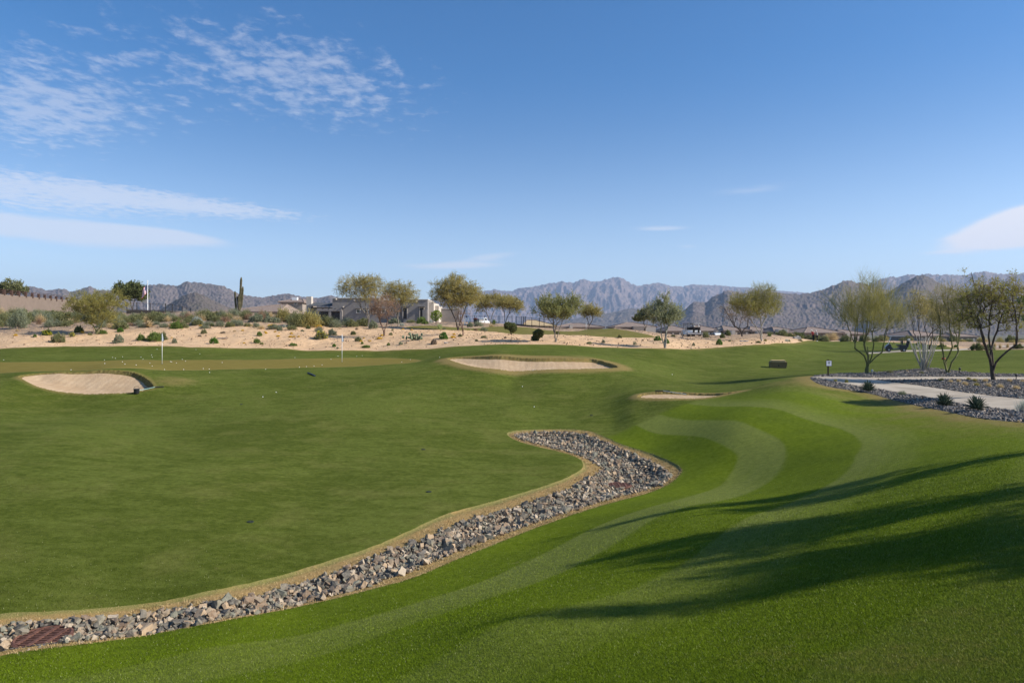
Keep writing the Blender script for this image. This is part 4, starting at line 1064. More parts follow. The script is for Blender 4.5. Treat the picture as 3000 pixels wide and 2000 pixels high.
for a in [  # px, base row, width, height, habit, leaf, colour word
 (171,1003,50,34,'leafy',OL,'olive green'),(138,983,32,22,'leafy',G,'green yellow-flowered',L_FLOWER),(231,975,30,27,'leafy',DK,'dark green'),(212,987,24,20,'airy',OL,'yellow-flowered',L_FLOWER),(301,978,26,16,'leafy',G,'green'),
 (346,1003,32,26,'tight',GR,'grey-green'),(353,971,22,16,'leafy',BR,'bright green'),(358,961,20,16,'airy',GR,'pale grey-green'),(413,999,27,23,'leafy',G,'mid green'),(452,1000,48,34,'leafy',G,'broad leafy green'),(478,996,26,28,'leafy',DK,'dark'),
 (102,989,11,11,'leafy',G,'small green'),(51,969,13,9,'airy',L_STRAW,'straw'),(264,982,14,7,'mat',OL,'flat olive'),
 (518,962,40,29,'leafy',G,'mid green'),(511,1004,17,14,'tight',GR,'grey-green'),(597,977,22,16,'leafy',OL,'olive'),(584,985,13,6,'mat',L_BROWN,'brown'),(627,1007,30,22,'leafy',BR,'bright green'),(578,952,40,24,'tight',L_SILVER,'silvery grey'),
 (669,957,22,18,'leafy',BR,'fresh green'),(621,956,14,11,'leafy',DK,'dark green'),(654,974,18,6,'mat',L_BROWN,'flat brown'),(687,970,19,9,'twiggy',L_STRAW,'dry tan'),(760,983,21,16,'leafy',G,'green'),(752,1003,24,18,'leafy',G,'low green'),(767,1006,14,7,'leafy',G,'small green'),
 (819,968,18,13,'leafy',GR,'grey-green'),(833,960,14,15,'airy',L_SILVER,'pale silvery'),(858,1014,30,9,'mat',G,'flat green'),(862,957,18,12,'leafy',OL,'olive'),(886,971,13,8,'leafy',GR,'small grey-green'),(903,963,16,11,'leafy',DK,'dark'),
 (940,993,48,31,'leafy',OL,'yellow-blossomed',L_FLOWER),(973,981,28,23,'leafy',GR,'grey-green'),(1035,980,18,14,'leafy',DK,'dark green'),(1045,965,20,15,'twiggy',L_BROWN,'dark twiggy'),(1093,962,33,29,'leafy',GR,'blue-green'),(1049,1000,24,16,'leafy',OL,'olive'),
 (979,1017,13,12,'leafy',BR,'fresh green'),(989,1022,13,9,'airy',GR,'pale'),(1061,1008,10,9,'leafy',BR,'little green'),(1073,1019,30,10,'mat',G,'spreading green'),(1138,1012,11,8,'tight',BR,'tiny green'),(1174,1011,22,13,'airy',GR,'pale green'),
 (1150,970,12,9,'airy',OL,'wispy olive'),(1145,982,12,8,'mat',OL,'flat olive'),(1271,1008,19,17,'tight',L_BROWN,'brownish round'),(1300,993,28,20,'tight',BR,'bright green ball-shaped'),(1348,986,16,10,'leafy',OL,'low olive'),(1396,1001,11,8,'mat',OL,'small olive'),
 (1155,949,42,22,'leafy',GR,'grey-green'),(1178,955,22,14,'airy',L_SILVER,'silvery'),(1205,947,52,14,'airy',OL,'long olive'),(1236,949,40,25,'leafy',G,'leafy green'),(1262,947,20,20,'twiggy',L_SILVER,'pale dry'),(1418,990,22,8,'mat',OL,'flat olive'),
 (1418,970,34,18,'airy',GR,'grey-green'),(1393,968,16,7,'mat',L_RED,'pinkish'),(1402,956,44,22,'airy',GR,'pale sage'),(1440,957,36,18,'twiggy',L_STRAW,'dry straw'),(1377,958,22,18,'leafy',GR,'grey-green'),(1727,1008,20,9,'mat',OL,'flat olive'),(1768,1005,17,15,'airy',GR,'pale grey'),(1815,989,15,10,'tight',DK,'dark green'),(1633,981,18,10,'tight',DK,'dark'),
 (1860,1011,23,20,'twiggy',L_GREY,'grey twiggy'),(1927,998,23,15,'tight',BR,'rounded green'),(1952,1005,20,14,'tight',BR,'green'),(2032,1013,10,9,'tight',GR,'small grey'),(2107,1009,23,18,'tight',BR,'bright green ball-shaped'),(2138,1000,15,8,'airy',OL,'low olive'),
 (2221,1005,17,7,'mat',DK,'flat dark'),(2242,999,10,8,'leafy',OL,'yellow-flowered',L_FLOWER),(2068,990,32,30,'airy',OL,'dark olive'),(2116,990,21,17,'leafy',DK,'dark green'),(2134,985,16,12,'leafy',DK,'dark'),(2254,985,13,10,'leafy',G,'green'),
 (1972,987,18,8,'leafy',DK,'dark green'),(2305,1001,26,14,'twiggy',L_SILVER,'grey dead'),(2312,1001,9,7,'leafy',G,'small green'),(2345,999,15,6,'mat',OL,'low olive'),(2413,999,15,10,'leafy',GR,'grey-green'),(2436,998,62,36,'airy',L_STRAW,'tall tan'),(2471,997,17,14,'leafy',G,'round green'),
 (2505,1000,12,10,'leafy',DK,'dark'),(1505,963,12,5,'mat',L_BROWN,'brown'),(1300,966,14,8,'leafy',GR,'grey-green'),(1480,990,10,7,'mat',L_BROWN,'flat brown'),
 ]:
    px, py, w, h, kind, lf, colour = a[:7]
    shrub(px, py, w, h, kind, lf, colour, flower=a[7] if len(a) > 7 else None)
for px, py, w in [(46,985,14),(589,956,13),(683,956,12),(711,971,10),(722,956,12),(735,953,11),(777,976,9),(780,978,10),(815,984,13),(806,974,9),(817,976,7),(797,957,34),(854,978,12),(851,987,14),(862,988,11),(875,989,10),(715,1006,9),(1058,1001,12),
                  (1112,993,24),(1120,985,14),(1327,988,17),(1330,982,12),(1015,955,14),(932,958,30),(1206,968,9),(1180,966,10),(241,977,12),(2245,998,6),(1083,1000,10),(503,991,8),(1066,990,8)]:
    shrub(px, py, w, w * .42 if w < 20 else w * .26, 'mat', L_ORANGE, 'orange', 'flower mat', name='flower_mat', cat='flowers', group='orange desert flower mats')
# the brush band below the houses on the left
rng = np.random.default_rng(77)
BAND = []
for px in np.arange(-60, 960, 17.0):
    for row in range(3):
        x = px + rng.uniform(-9, 9)
        if 300 < x and row == 2 and rng.uniform() < .35: continue
        if row == 0 and rng.uniform() < .25: continue
        BAND.append((x, 952 - row * 9 + rng.uniform(-4, 4), row))
for x, py, row in BAND:
    d = 77 + row * 7 + rng.uniform(-2, 3)
    tall = 1.0 + .45 * (x < 120) + .3 * (200 < x < 330)
    pick = rng.choice(6, p=[.26, .24, .2, .08, .12, .1])
    kind, lf, colour = [('airy', L_SAGE, 'olive'), ('airy', L_GREY, 'grey-green'), ('leafy', L_SAGE, 'dull green'), ('twiggy', L_RED, 'russet'), ('twiggy', L_STRAW, 'straw-coloured'), ('leafy', L_GREY, 'sage')][pick]
    h = rng.uniform(20, 38) * tall * (1.0 if row else .75); w = rng.uniform(36, 66) * (1.0 if row else .8)
    shrub(x, py, w, h, kind, lf, colour, 'brush', d, 'desert_brush', 'shrub', 'brush band below the houses')
for x, py, w, h, kind, lf, colour, d in [(55,962,95,74,'airy',L_GREY,'grey-green',74),(15,958,70,60,'airy',L_SAGE,'olive',78),(120,950,60,46,'airy',L_GREY,'pale sage',84),(870,952,110,64,'airy',L_SAGE,'yellow-olive',79),(920,950,80,52,'airy',L_GREY,'grey-green',82),
      (830,945,70,62,'airy',L_OLIVE,'olive',86),(765,948,64,56,'twiggy',L_RED,'russet bare',84),(720,940,60,40,'airy',L_SAGE,'dull green',88),(395,945,70,40,'airy',L_SAGE,'green-grey',84),(500,942,66,36,'airy',L_GREY,'sage',86),(340,952,60,44,'airy',L_GREY,'grey-green',80),(600,938,90,34,'airy',L_SAGE,'dull green',90),
      (905,952,120,72,'airy',L_OLIVE,'yellow-green',80),(962,951,84,50,'airy',L_SAGE,'olive',83),(1012,951,76,36,'airy',L_GREY,'grey-green',85),(1064,949,54,28,'leafy',L_SAGE,'dull green',86),
      (985,950,60,34,'airy',L_GREY,'sage',82),(1030,950,40,26,'leafy',L_SAGE,'olive',83)]:
    shrub(x, py, w, h, kind, lf, colour, 'tall brush', d, 'desert_brush', 'shrub', 'brush band below the houses')
# brush between the far houses and along the far edge on the right
for k in range(62):
    x = rng.uniform(1980, 3080) if k > 14 else rng.uniform(2270, 2420); d = rng.uniform(122, 178) if k > 14 else rng.uniform(116, 135)
    if 1990 < x < 2240 and rng.uniform() < .6: continue
    kind, lf, colour = [('airy', L_SAGE, 'olive'), ('airy', L_OLIVE, 'yellow-olive'), ('leafy', L_SAGE, 'dull green'), ('twiggy', L_STRAW, 'tan'), ('leafy', L_DARK, 'dark green')][rng.integers(0, 5)]
    shrub(x, 0, rng.uniform(22, 50), rng.uniform(12, 26), kind, lf, colour, 'brush', d, 'desert_brush', 'shrub', 'brush in front of the far houses')
for x, py, w, h, kind, lf, colour in [(2862,1026,46,26,'leafy',L_DARK,'dark red-green'),(2900,1026,34,22,'leafy',L_SAGE,'olive'),(2880,1020,40,24,'twiggy',L_RED,'russet'),(2985,1022,30,18,'leafy',L_DARK,'dark green'),(2690,1012,16,14,'leafy',G,'green'),(2760,1016,26,10,'leafy',G,'green'),(2800,1018,14,10,'leafy',BR,'bright green')]:
    shrub(x, py, w, h, kind, lf, colour, 'shrub')
for x, py in [(2930,1020),(2952,1018),(2972,1014),(2915,1016)]:
    shrub(x, py, 22, 20, 'clump', L_STRAW, 'straw-gold', 'ornamental grass', name='ornamental_grass', cat='grass clump', group='golden grass clumps beyond the lawn')
# grasses and small plants in the gravel bed
for x, py, w, h in [(2757,1117,30,11),(2785,1121,26,10),(2808,1120,26,11),(2838,1113,24,9),(2856,1117,26,10),(2828,1128,30,12),(2861,1131,28,13),(2887,1118,28,11),(2897,1133,32,14),(2930,1136,34,14),(2957,1118,28,11),(2978,1140,34,14),(2995,1120,20,10)]:
    shrub(x, py, w * 1.4, h * 1.35, 'clump', L_STRAW if (x // 7) % 3 else L_OLIVE, 'straw' if (x // 7) % 3 else 'olive', 'grass tuft', name='grass_tuft', cat='grass clump', group='grass tufts in the gravel bed')
for x, py, w, h, kind, lf, colour in [(2607,1092,26,10,'leafy',L_SAGE,'dark olive'),(2643,1157,36,18,'airy',GR,'grey-green'),(2702,1166,26,14,'twiggy',L_BROWN,'dry brown'),(2448,1117,16,10,'airy',L_YEL,'yellowish'),(2480,1120,18,14,'airy',L_YEL,'yellowing'),(2658,1088,14,7,'twiggy',L_STRAW,'straw'),(2700,1095,16,9,'leafy',L_SAGE,'small dark'),(2920,1200,20,10,'twiggy',L_BROWN,'dry'),(2985,1236,18,9,'twiggy',L_STRAW,'dry straw'),(2632,1099,12,6,'airy',GR,'small grey')]:
    shrub(x, py, w, h, kind, lf, colour, 'shrub', name='bedding_shrub', group='small shrubs in the gravel bed')
shrub(3000, 1206, 78, 62, 'twiggy', L_SILVER, 'bare grey', 'twiggy bush', name='bedding_shrub', group='small shrubs in the gravel bed')

# ------------------------------------------------------------------ cacti, agaves, ocotillo
def saguaro():
    d = 95.0; p = at(698, 925, d); s = d / F
    t = thing('saguaro_cactus', 'tall saguaro cactus with parallel upright arms above the brush', 'cactus', p)
    m = NT('saguaro_skin'); n = m.noise(m.obc(), 3, 4)
    m.bsdf(m.mix(m.ramp(n, .35, .65), (.065, .062, .030), (.125, .105, .062)), .8, .2)
    def col(name, pts, r):
        P = [Vector(((x - 698) * s, y, (925 - q) * s)) for x, y, q in pts]
        Q = []
        for a, b in zip(P[:-1], P[1:]):
            for k in range(5): Q.append(a.lerp(b, k / 5))
        Q.append(P[-1]); N = 18; vs = []; fs = []
        up = None
        for i, c in enumerate(Q):
            dd = (Q[min(i + 1, len(Q) - 1)] - Q[max(i - 1, 0)]).normalized()
            a = dd.cross(Vector((0, 1, 0)) if abs(dd.y) < .9 else Vector((1, 0, 0))).normalized(); b = a.cross(dd)
            e = (len(Q) - 1 - i) / (len(Q) - 1); rr = r * (1 if e > .08 else .45 + .55 * math.sin(e / .08 * math.pi / 2))
            rr *= .82 + .18 * min(1, i / 3)
            for k in range(N):
                th = 2 * math.pi * k / N; q = rr * (1.0 if k % 2 else .80)
                vs.append(c + (a * math.cos(th) + b * math.sin(th)) * q)
        for i in range(len(Q) - 1):
            for k in range(N): fs.append((i * N + k, i * N + (k + 1) % N, (i + 1) * N + (k + 1) % N, (i + 1) * N + k))
        fs.append(tuple(range((len(Q) - 1) * N, len(Q) * N)))
        MB().add(vs, fs).build(name, m.m, t)
    col('trunk', [(701, 0, 932), (703, 0, 890), (705, 0, 850), (707, 0, 811)], .16)
    col('arm', [(702, .1, 905), (707, .12, 893), (709, .12, 870), (711, .1, 838)], .13)
    col('arm', [(699, -.1, 915), (693, -.1, 905), (691, -.1, 885), (689.5, -.1, 852)], .15)
    col('arm', [(700, .2, 910), (696, .25, 898), (695, .25, 880), (694, .2, 867)], .12)
    col('arm', [(702, -.2, 905), (701, -.25, 890), (701.5, -.2, 862)], .12)
saguaro()
def agave(px, py, wpx, hpx, label, lf, seed, name='agave', n=70, d=None, up=(.15, 1.35)):
    p = at(px, py, d); s = p.y / F; R = wpx * s / 2; rng = np.random.default_rng(seed)
    vs = []; fs = []
    for k in range(n):
        az = k * 2.399 + rng.uniform(-.2, .2); el = up[0] + (up[1] - up[0]) * (k / n) ** .8 + rng.normal(0, .06)
        Ln = R * rng.uniform(.85, 1.1) * (1.0 + .1 * math.sin(el)); w = R * .085
        dv = Vector((math.cos(az) * math.cos(el), math.sin(az) * math.cos(el), math.sin(el)))
        sd = dv.cross(Vector((0, 0, 1))).normalized(); nn = sd.cross(dv).normalized()
        b = len(vs); o = Vector((0, 0, R * .12))
        for t, ww, bend in ((.08, .8, 0), (.45, 1.0, .03), (.78, .62, .10), (1.0, .02, .2)):
            c = o + dv * Ln * t + Vector((0, 0, -bend * Ln * math.cos(el) * .6))
            vs += [c - sd * w * ww + nn * w * ww * .55, c - nn * w * .15, c + sd * w * ww + nn * w * ww * .55]
        for q in range(3):
            for j in (0, 1): fs.append((b + q * 3 + j, b + q * 3 + j + 1, b + q * 3 + 3 + j + 1, b + q * 3 + 3 + j))
    me = MB().add(vs, fs).mesh('agave'); fattr(me, 'tint', np.random.default_rng(seed).uniform(0, 1, len(me.vertices)))
    o = mobj(name, me, lf, None, p); o.scale = (1, 1, hpx * s / (R * 1.12))
    return tag(o, label, 'agave' if name == 'agave' else 'yucca', None)
L_AGV = leafmat('agave_leaf', (.022, .032, .020), (.065, .082, .052), .05); L_AGY = leafmat('pale_agave', (.10, .13, .045), (.24, .27, .12), .1)
agave(2543, 1148, 50, 35, 'dark spiky agave in the gravel at the path fork, set apart from its two fellows', L_AGV, 1)
agave(2767, 1190, 60, 40, 'dark spiky agave, the left of two close together beside the diagonal walk', L_AGV, 2)
agave(2861, 1203, 68, 45, 'biggest dark spiky agave, the right of two close together beside the diagonal walk', L_AGV, 3)
agave(437, 957, 40, 22, 'brown spiky yucca rosette at the foot of the brush near the left flagstick', L_STRAW, 4, 'yucca', 40)
agave(1288, 968, 30, 22, 'pale green spiky agave at the sand edge left of the thin bare sapling', L_AGY, 5, n=36)
agave(207, 947, 30, 16, 'yellowed collapsing agave left of the bushy palo verde', L_STRAW, 6, n=26)
agave(1503, 940, 22, 14, 'dark fan-leaved plant under the spreading mesquite', L_DARK, 7, 'yucca', 40, 103)
agave(1447, 940, 26, 18, 'fan-leaved plant beside the white utility cart', L_GREEN, 8, 'yucca', 40, 108)
def pear():
    p = at(1215, 995); s = p.y / F; rng = np.random.default_rng(9)
    b = MB()
    for k in range(46):
        x = rng.normal(0, 13) if k > 18 else rng.uniform(-26, 26); zz = abs(rng.normal(0, 9)) + 3 if k > 18 else rng.uniform(2, 8)
        zz = min(zz, 26 - abs(x) * .5); r = rng.uniform(3.6, 5.2) * s
        M_ = Matrix.Rotation(rng.uniform(0, 3.14), 4, 'Z') @ Matrix.Rotation(rng.normal(0, .45), 4, 'Y')
        c = Vector((x * s, rng.normal(0, 8) * s, zz * s)); q = MB().ball((0, 0, 0), (r * .82, r * .22, r), 8, 6)
        b.add([M_ @ Vector(v) + c for v in q.v], q.f)
    m = NT('prickly_pear_pad'); n = m.noise(m.obc(), 4, 3); f = m.noise(m.obc(), 40, 2)
    c = m.mix(m.ramp(n, .3, .7), (.085, .115, .060), (.19, .22, .13)); m.bsdf(m.mix(m.math('MULTIPLY', m.ramp(f, .6, .7), .6), c, (.34, .33, .22)), .6, .3)
    tag(b.build('prickly_pear', m.m, None, p, smooth=True), 'prickly pear cactus with many flat pads on the sand', 'cactus')
pear()
def ocotillo():
    p = at(2706, 1085); s = p.y / F; rng = np.random.default_rng(12); b = MB()
    for k in range(34):
        a = rng.uniform(0, 6.28); L = rng.uniform(70, 112) * s; sp = rng.uniform(.10, .42)
        d = Vector((math.cos(a) * sp, math.sin(a) * sp, 1)).normalized(); o = Vector((rng.normal(0, 5) * s, rng.normal(0, 5) * s, -.05))
        w = Vector((rng.normal(0, .07), rng.normal(0, .07), 0))
        b.tube([o, o + d * L * .35 + w * .5, o + d * L * .7 + w, o + d * L + w * .3], [.030, .026, .021, .010], 5)
    tag(b.build('ocotillo', bark('ocotillo_cane', (.34, .31, .26), (.56, .52, .45)), None, p, smooth=True), 'pale leafless ocotillo fanning up from the gravel bed', 'ocotillo')
ocotillo()
def clipped(px, py, balls, label, lf, seed):
    p = at(px, py); s = p.y / F; t = thing('clipped_shrub', label, 'shrub', p); b = MB(); rng = np.random.default_rng(seed); V = []
    for cx, cy, w, h in balls:
        c = Vector(((cx - px) * s, rng.uniform(-.2, .2), (py - cy) * s)); b.tube([(0, 0, -.05), c * .5 + Vector((.05, 0, 0)), c], [.05, .04, .03], 6)
        O = rng.normal(size=(180, 3)); O = unit(O) * rng.uniform(.75, 1, (180, 1)) * np.array([w, w, h]) * s / 2
        V.append((O + np.array(c), O))
    b.build('trunk', B_DARK, t)
    O = np.concatenate([v[0] for v in V]); D = np.concatenate([v[1] for v in V])
    mobj('crown', twig_mesh(rng, O, D, 5, .14, .008, .1, .6, 4, (.085, .035), 'crown'), lf, t)
clipped(1497, 982, [(1489, 956, 22, 18), (1503, 961, 21, 24)], 'dark green two-headed clipped shrub beside the far flagstick', L_DARK, 1)
clipped(1570, 1000, [(1577, 978, 28, 20), (1568, 992, 17, 14)], 'two-part rounded dark green shrub in the shade left of the upright olive tree', L_DARK, 2)
clipped(1277, 950, [(1278, 924, 32, 30)], 'small lime-green round tree at the bright end of the grey house', L_LIME, 3)
# ------------------------------------------------------------------ mountains
def mtn_mat(name, a, b, veg, sc):
    m = NT(name); p = m.pos()
    n = m.noise(p, .004 * sc, 7, .65); f = m.noise(p, .02 * sc, 7, .7); g = m.noise(p, .09 * sc, 5, .7)
    c = m.mix(m.ramp(n, .35, .65), a, b)
    c = m.mix(m.math('MULTIPLY', m.ramp(f, .42, .66), .7), c, veg)
    c = m.mix(m.math('MULTIPLY', m.ramp(g, .52, .7), .45), c, tuple(x * .45 for x in veg))
    m.bsdf(c, .95, .05, m.bump(f, .8, 12 / sc))
    return m.m
def mountain(name, label, R, line, mat, seed, w0=.28, w1=.25, foot=968, amp=.20, fx=1.0, rows=72, sharp=1.05):
    line = np.array(line, float); lo, hi = line[0, 0], line[-1, 0]
    n = max(60, int((hi - lo) / 1.7)); px = np.linspace(lo, hi, n); py = np.interp(px, line[:, 0], line[:, 1])
    u = (px - CX) / F; hh = (HZ - py) / F * R
    fz = -6.0
    t = np.concatenate([-np.linspace(1, 0, rows) ** 1.15, np.linspace(0, 1, 22)[1:]])
    U, Tt = np.meshgrid(u, t); Hh = np.tile(hh, (len(t), 1))
    wid = np.where(Tt < 0, w0, w1); Y = R * (1 + wid * Tt)
    k = np.abs(Tt)
    fold = ridged(U * 26 * fx + seed + .35 * fbm(U * 40 * fx, Tt * 3 + seed, 2), Tt * 2.1 + seed * 3, 5)
    big = fbm(U * 9 * fx + seed * 2, Tt * 1.6 + seed, 3)
    prof = np.clip(1 - k, 0, 1) ** sharp
    Z = fz + (Hh - fz) * prof * (1 + (amp * (fold - .55) * 1.1 + .18 * big) * np.minimum(1, k * 3.2) * np.where(Tt < 0, 1, .4))
    Z += (Hh - fz) * .030 * fbm(U * 210, Tt * 30 + seed, 3)
    # nothing in front of the crest may rise above the crest line as seen from the valley
    crest = np.tile((hh) / R, (len(t), 1)); lim = crest * Y - (Hh - fz) * .012 * np.minimum(1, k * 12)
    Z = np.where(Tt < 0, np.minimum(Z, lim), Z)
    ends = np.minimum(sstep(lo - 1, lo + 25, np.tile(px, (len(t), 1))), sstep(hi + 1, hi - 25, np.tile(px, (len(t), 1))))
    Z = fz + (Z - fz) * ends - 2 * (k > .98)
    V = np.stack([U * Y, Y, Z], -1).reshape(-1, 3)
    nr, nc = Y.shape; i = np.arange(nr - 1)[:, None] * nc; j = np.arange(nc - 1)[None]
    Fc = np.stack([i + j, i + j + 1, i + nc + j + 1, i + nc + j], -1).reshape(-1, 4)
    return tag(mobj(name, np_mesh(name, V, Fc, True), mat), label, None, None, 'structure')
MT1 = mtn_mat('mountain_scrub', (.185, .142, .125), (.125, .10, .088), (.08, .075, .05), 1.1)
MT2 = mtn_mat('mountain_rock', (.225, .165, .14), (.13, .098, .09), (.07, .058, .05), .55)
MT3 = mtn_mat('mountain_dark', (.15, .115, .092), (.105, .084, .068), (.068, .064, .04), 1.7)
mountain('mountain_range', 'brown mountain range behind the left houses', 4200, [(-250,850),(-100,838),(0,846),(60,842),(95,839),(140,850),(187,845),(205,855),(240,846),(260,838),(285,848),(330,852),(400,850),(440,835),(470,833),(520,837),(545,825),(556,826),(590,829),(620,833),(650,835),(680,850),(700,861),(740,868),(770,871),(800,866),(830,860),(850,861),(880,868),(930,873),(965,865),(985,868),(1010,878),(1100,890),(1250,905),(1380,930)], MT1, 1.3, amp=.13)
mountain('foothill', 'cone-shaped foothill before the left range', 2200, [(440,925),(480,900),(520,876),(545,862),(570,856),(592,862),(625,880),(670,900),(720,915),(800,935)], MT3, 4.1, w0=.2, amp=.12)
mountain('mountain_range', 'hazy blue jagged range in the middle distance', 12000, [(1150,900),(1300,868),(1400,855),(1450,848),(1480,852),(1500,852),(1525,843),(1560,840),(1600,832),(1650,824),(1665,828),(1680,828),(1700,820),(1712,818),(1730,824),(1755,825),(1772,819),(1790,815),(1805,812),(1818,812),(1835,822),(1850,831),(1875,838),(1900,832),(1925,828),(1945,831),(1970,839),(2000,839),(2030,833),(2100,836),(2150,840),(2200,843),(2260,850),(2310,853),(2360,858),(2500,870)], MT2, 2.2, fx=1.5, amp=.27)
mountain('foothill', 'low dark crags in front of the blue range', 6000, [(1540,960),(1620,945),(1700,930),(1760,920),(1800,914),(1840,904),(1870,904),(1890,912),(1930,922),(2000,935),(2080,950)], MT3, 6.6, amp=.3, w0=.2)
mountain('mountain_range', 'brown craggy mountain on the right with a flat-topped knob', 3700, [(1900,955),(1979,930),(2014,900),(2030,886),(2040,884),(2068,886),(2088,869),(2100,864),(2116,859),(2121,851),(2132,849),(2144,852),(2158,856),(2200,858),(2285,857),(2300,859),(2338,862),(2372,858),(2413,848),(2444,835),(2470,823),(2484,821),(2505,826),(2530,830),(2546,837),(2600,850),(2680,868),(2800,890),(2950,920)], MT1, 3.7, amp=.10)
mountain('mountain_range', 'high blue range behind the right-hand trees', 8500, [(2380,900),(2470,865),(2556,830),(2577,819),(2607,811),(2628,812),(2650,806),(2661,803),(2682,806),(2714,803.5),(2763,805),(2825,806),(2848,801),(2865,796),(2886,794),(2916,801),(2947,804),(2975,803),(3000,800),(3080,806),(3200,815),(3350,830)], MT2, 5.4, amp=.24)
mountain('mountain_range', 'dark pyramid-shaped mountain in front of the high blue range', 3200, [(2520,930),(2570,880),(2600,858),(2640,832),(2682,810),(2695,806),(2707,805),(2718,810),(2740,822),(2765,836),(2800,850),(2850,868),(2950,885),(3100,900),(3300,920)], MT3, 7.9, amp=.09)

# ------------------------------------------------------------------ houses
STUCCO = simple('grey_stucco', (.26, .235, .215), .9, .1, .07, 2.0, bump=.15); STUCCO2 = simple('cream_and_sunlit_stucco', (.52, .46, .39), .9, .1, .07, 2.0); STUCCO3 = simple('taupe_stucco', (.30, .255, .215), .9, .1, .08, 2.0)
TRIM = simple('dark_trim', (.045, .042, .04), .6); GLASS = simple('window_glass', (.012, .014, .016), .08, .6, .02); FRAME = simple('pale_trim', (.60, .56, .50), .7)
METAL_ROOF = simple('metal_roof', (.075, .078, .082), .45, .5, .08, 1.0); WHITE = simple('white_paint', (.80, .80, .78), .45, .4, .03); BLACK = simple('black_plastic', (.014, .014, .016), .4, .4)
def tile_mat(name, a, b):
    m = NT(name); p = m.pos(); n = m.noise(p, 2.5, 5, .7)
    w = m.n('ShaderNodeTexWave', {'Vector': p, 'Scale': 1.5, 'Distortion': .4}, bands_direction='Z').outputs['Fac']
    c = m.mix(m.ramp(n, .35, .65), a, b); m.bsdf(m.mix(m.math('MULTIPLY', w, .3), c, tuple(x * .6 for x in a)), .9, .1, m.bump(w, .4, .05)); return m.m
TILE = tile_mat('roof_tile', (.225, .17, .14), (.30, .235, .195)); TILE_TAN = tile_mat('tan_roof', (.52, .385, .215), (.58, .44, .26))

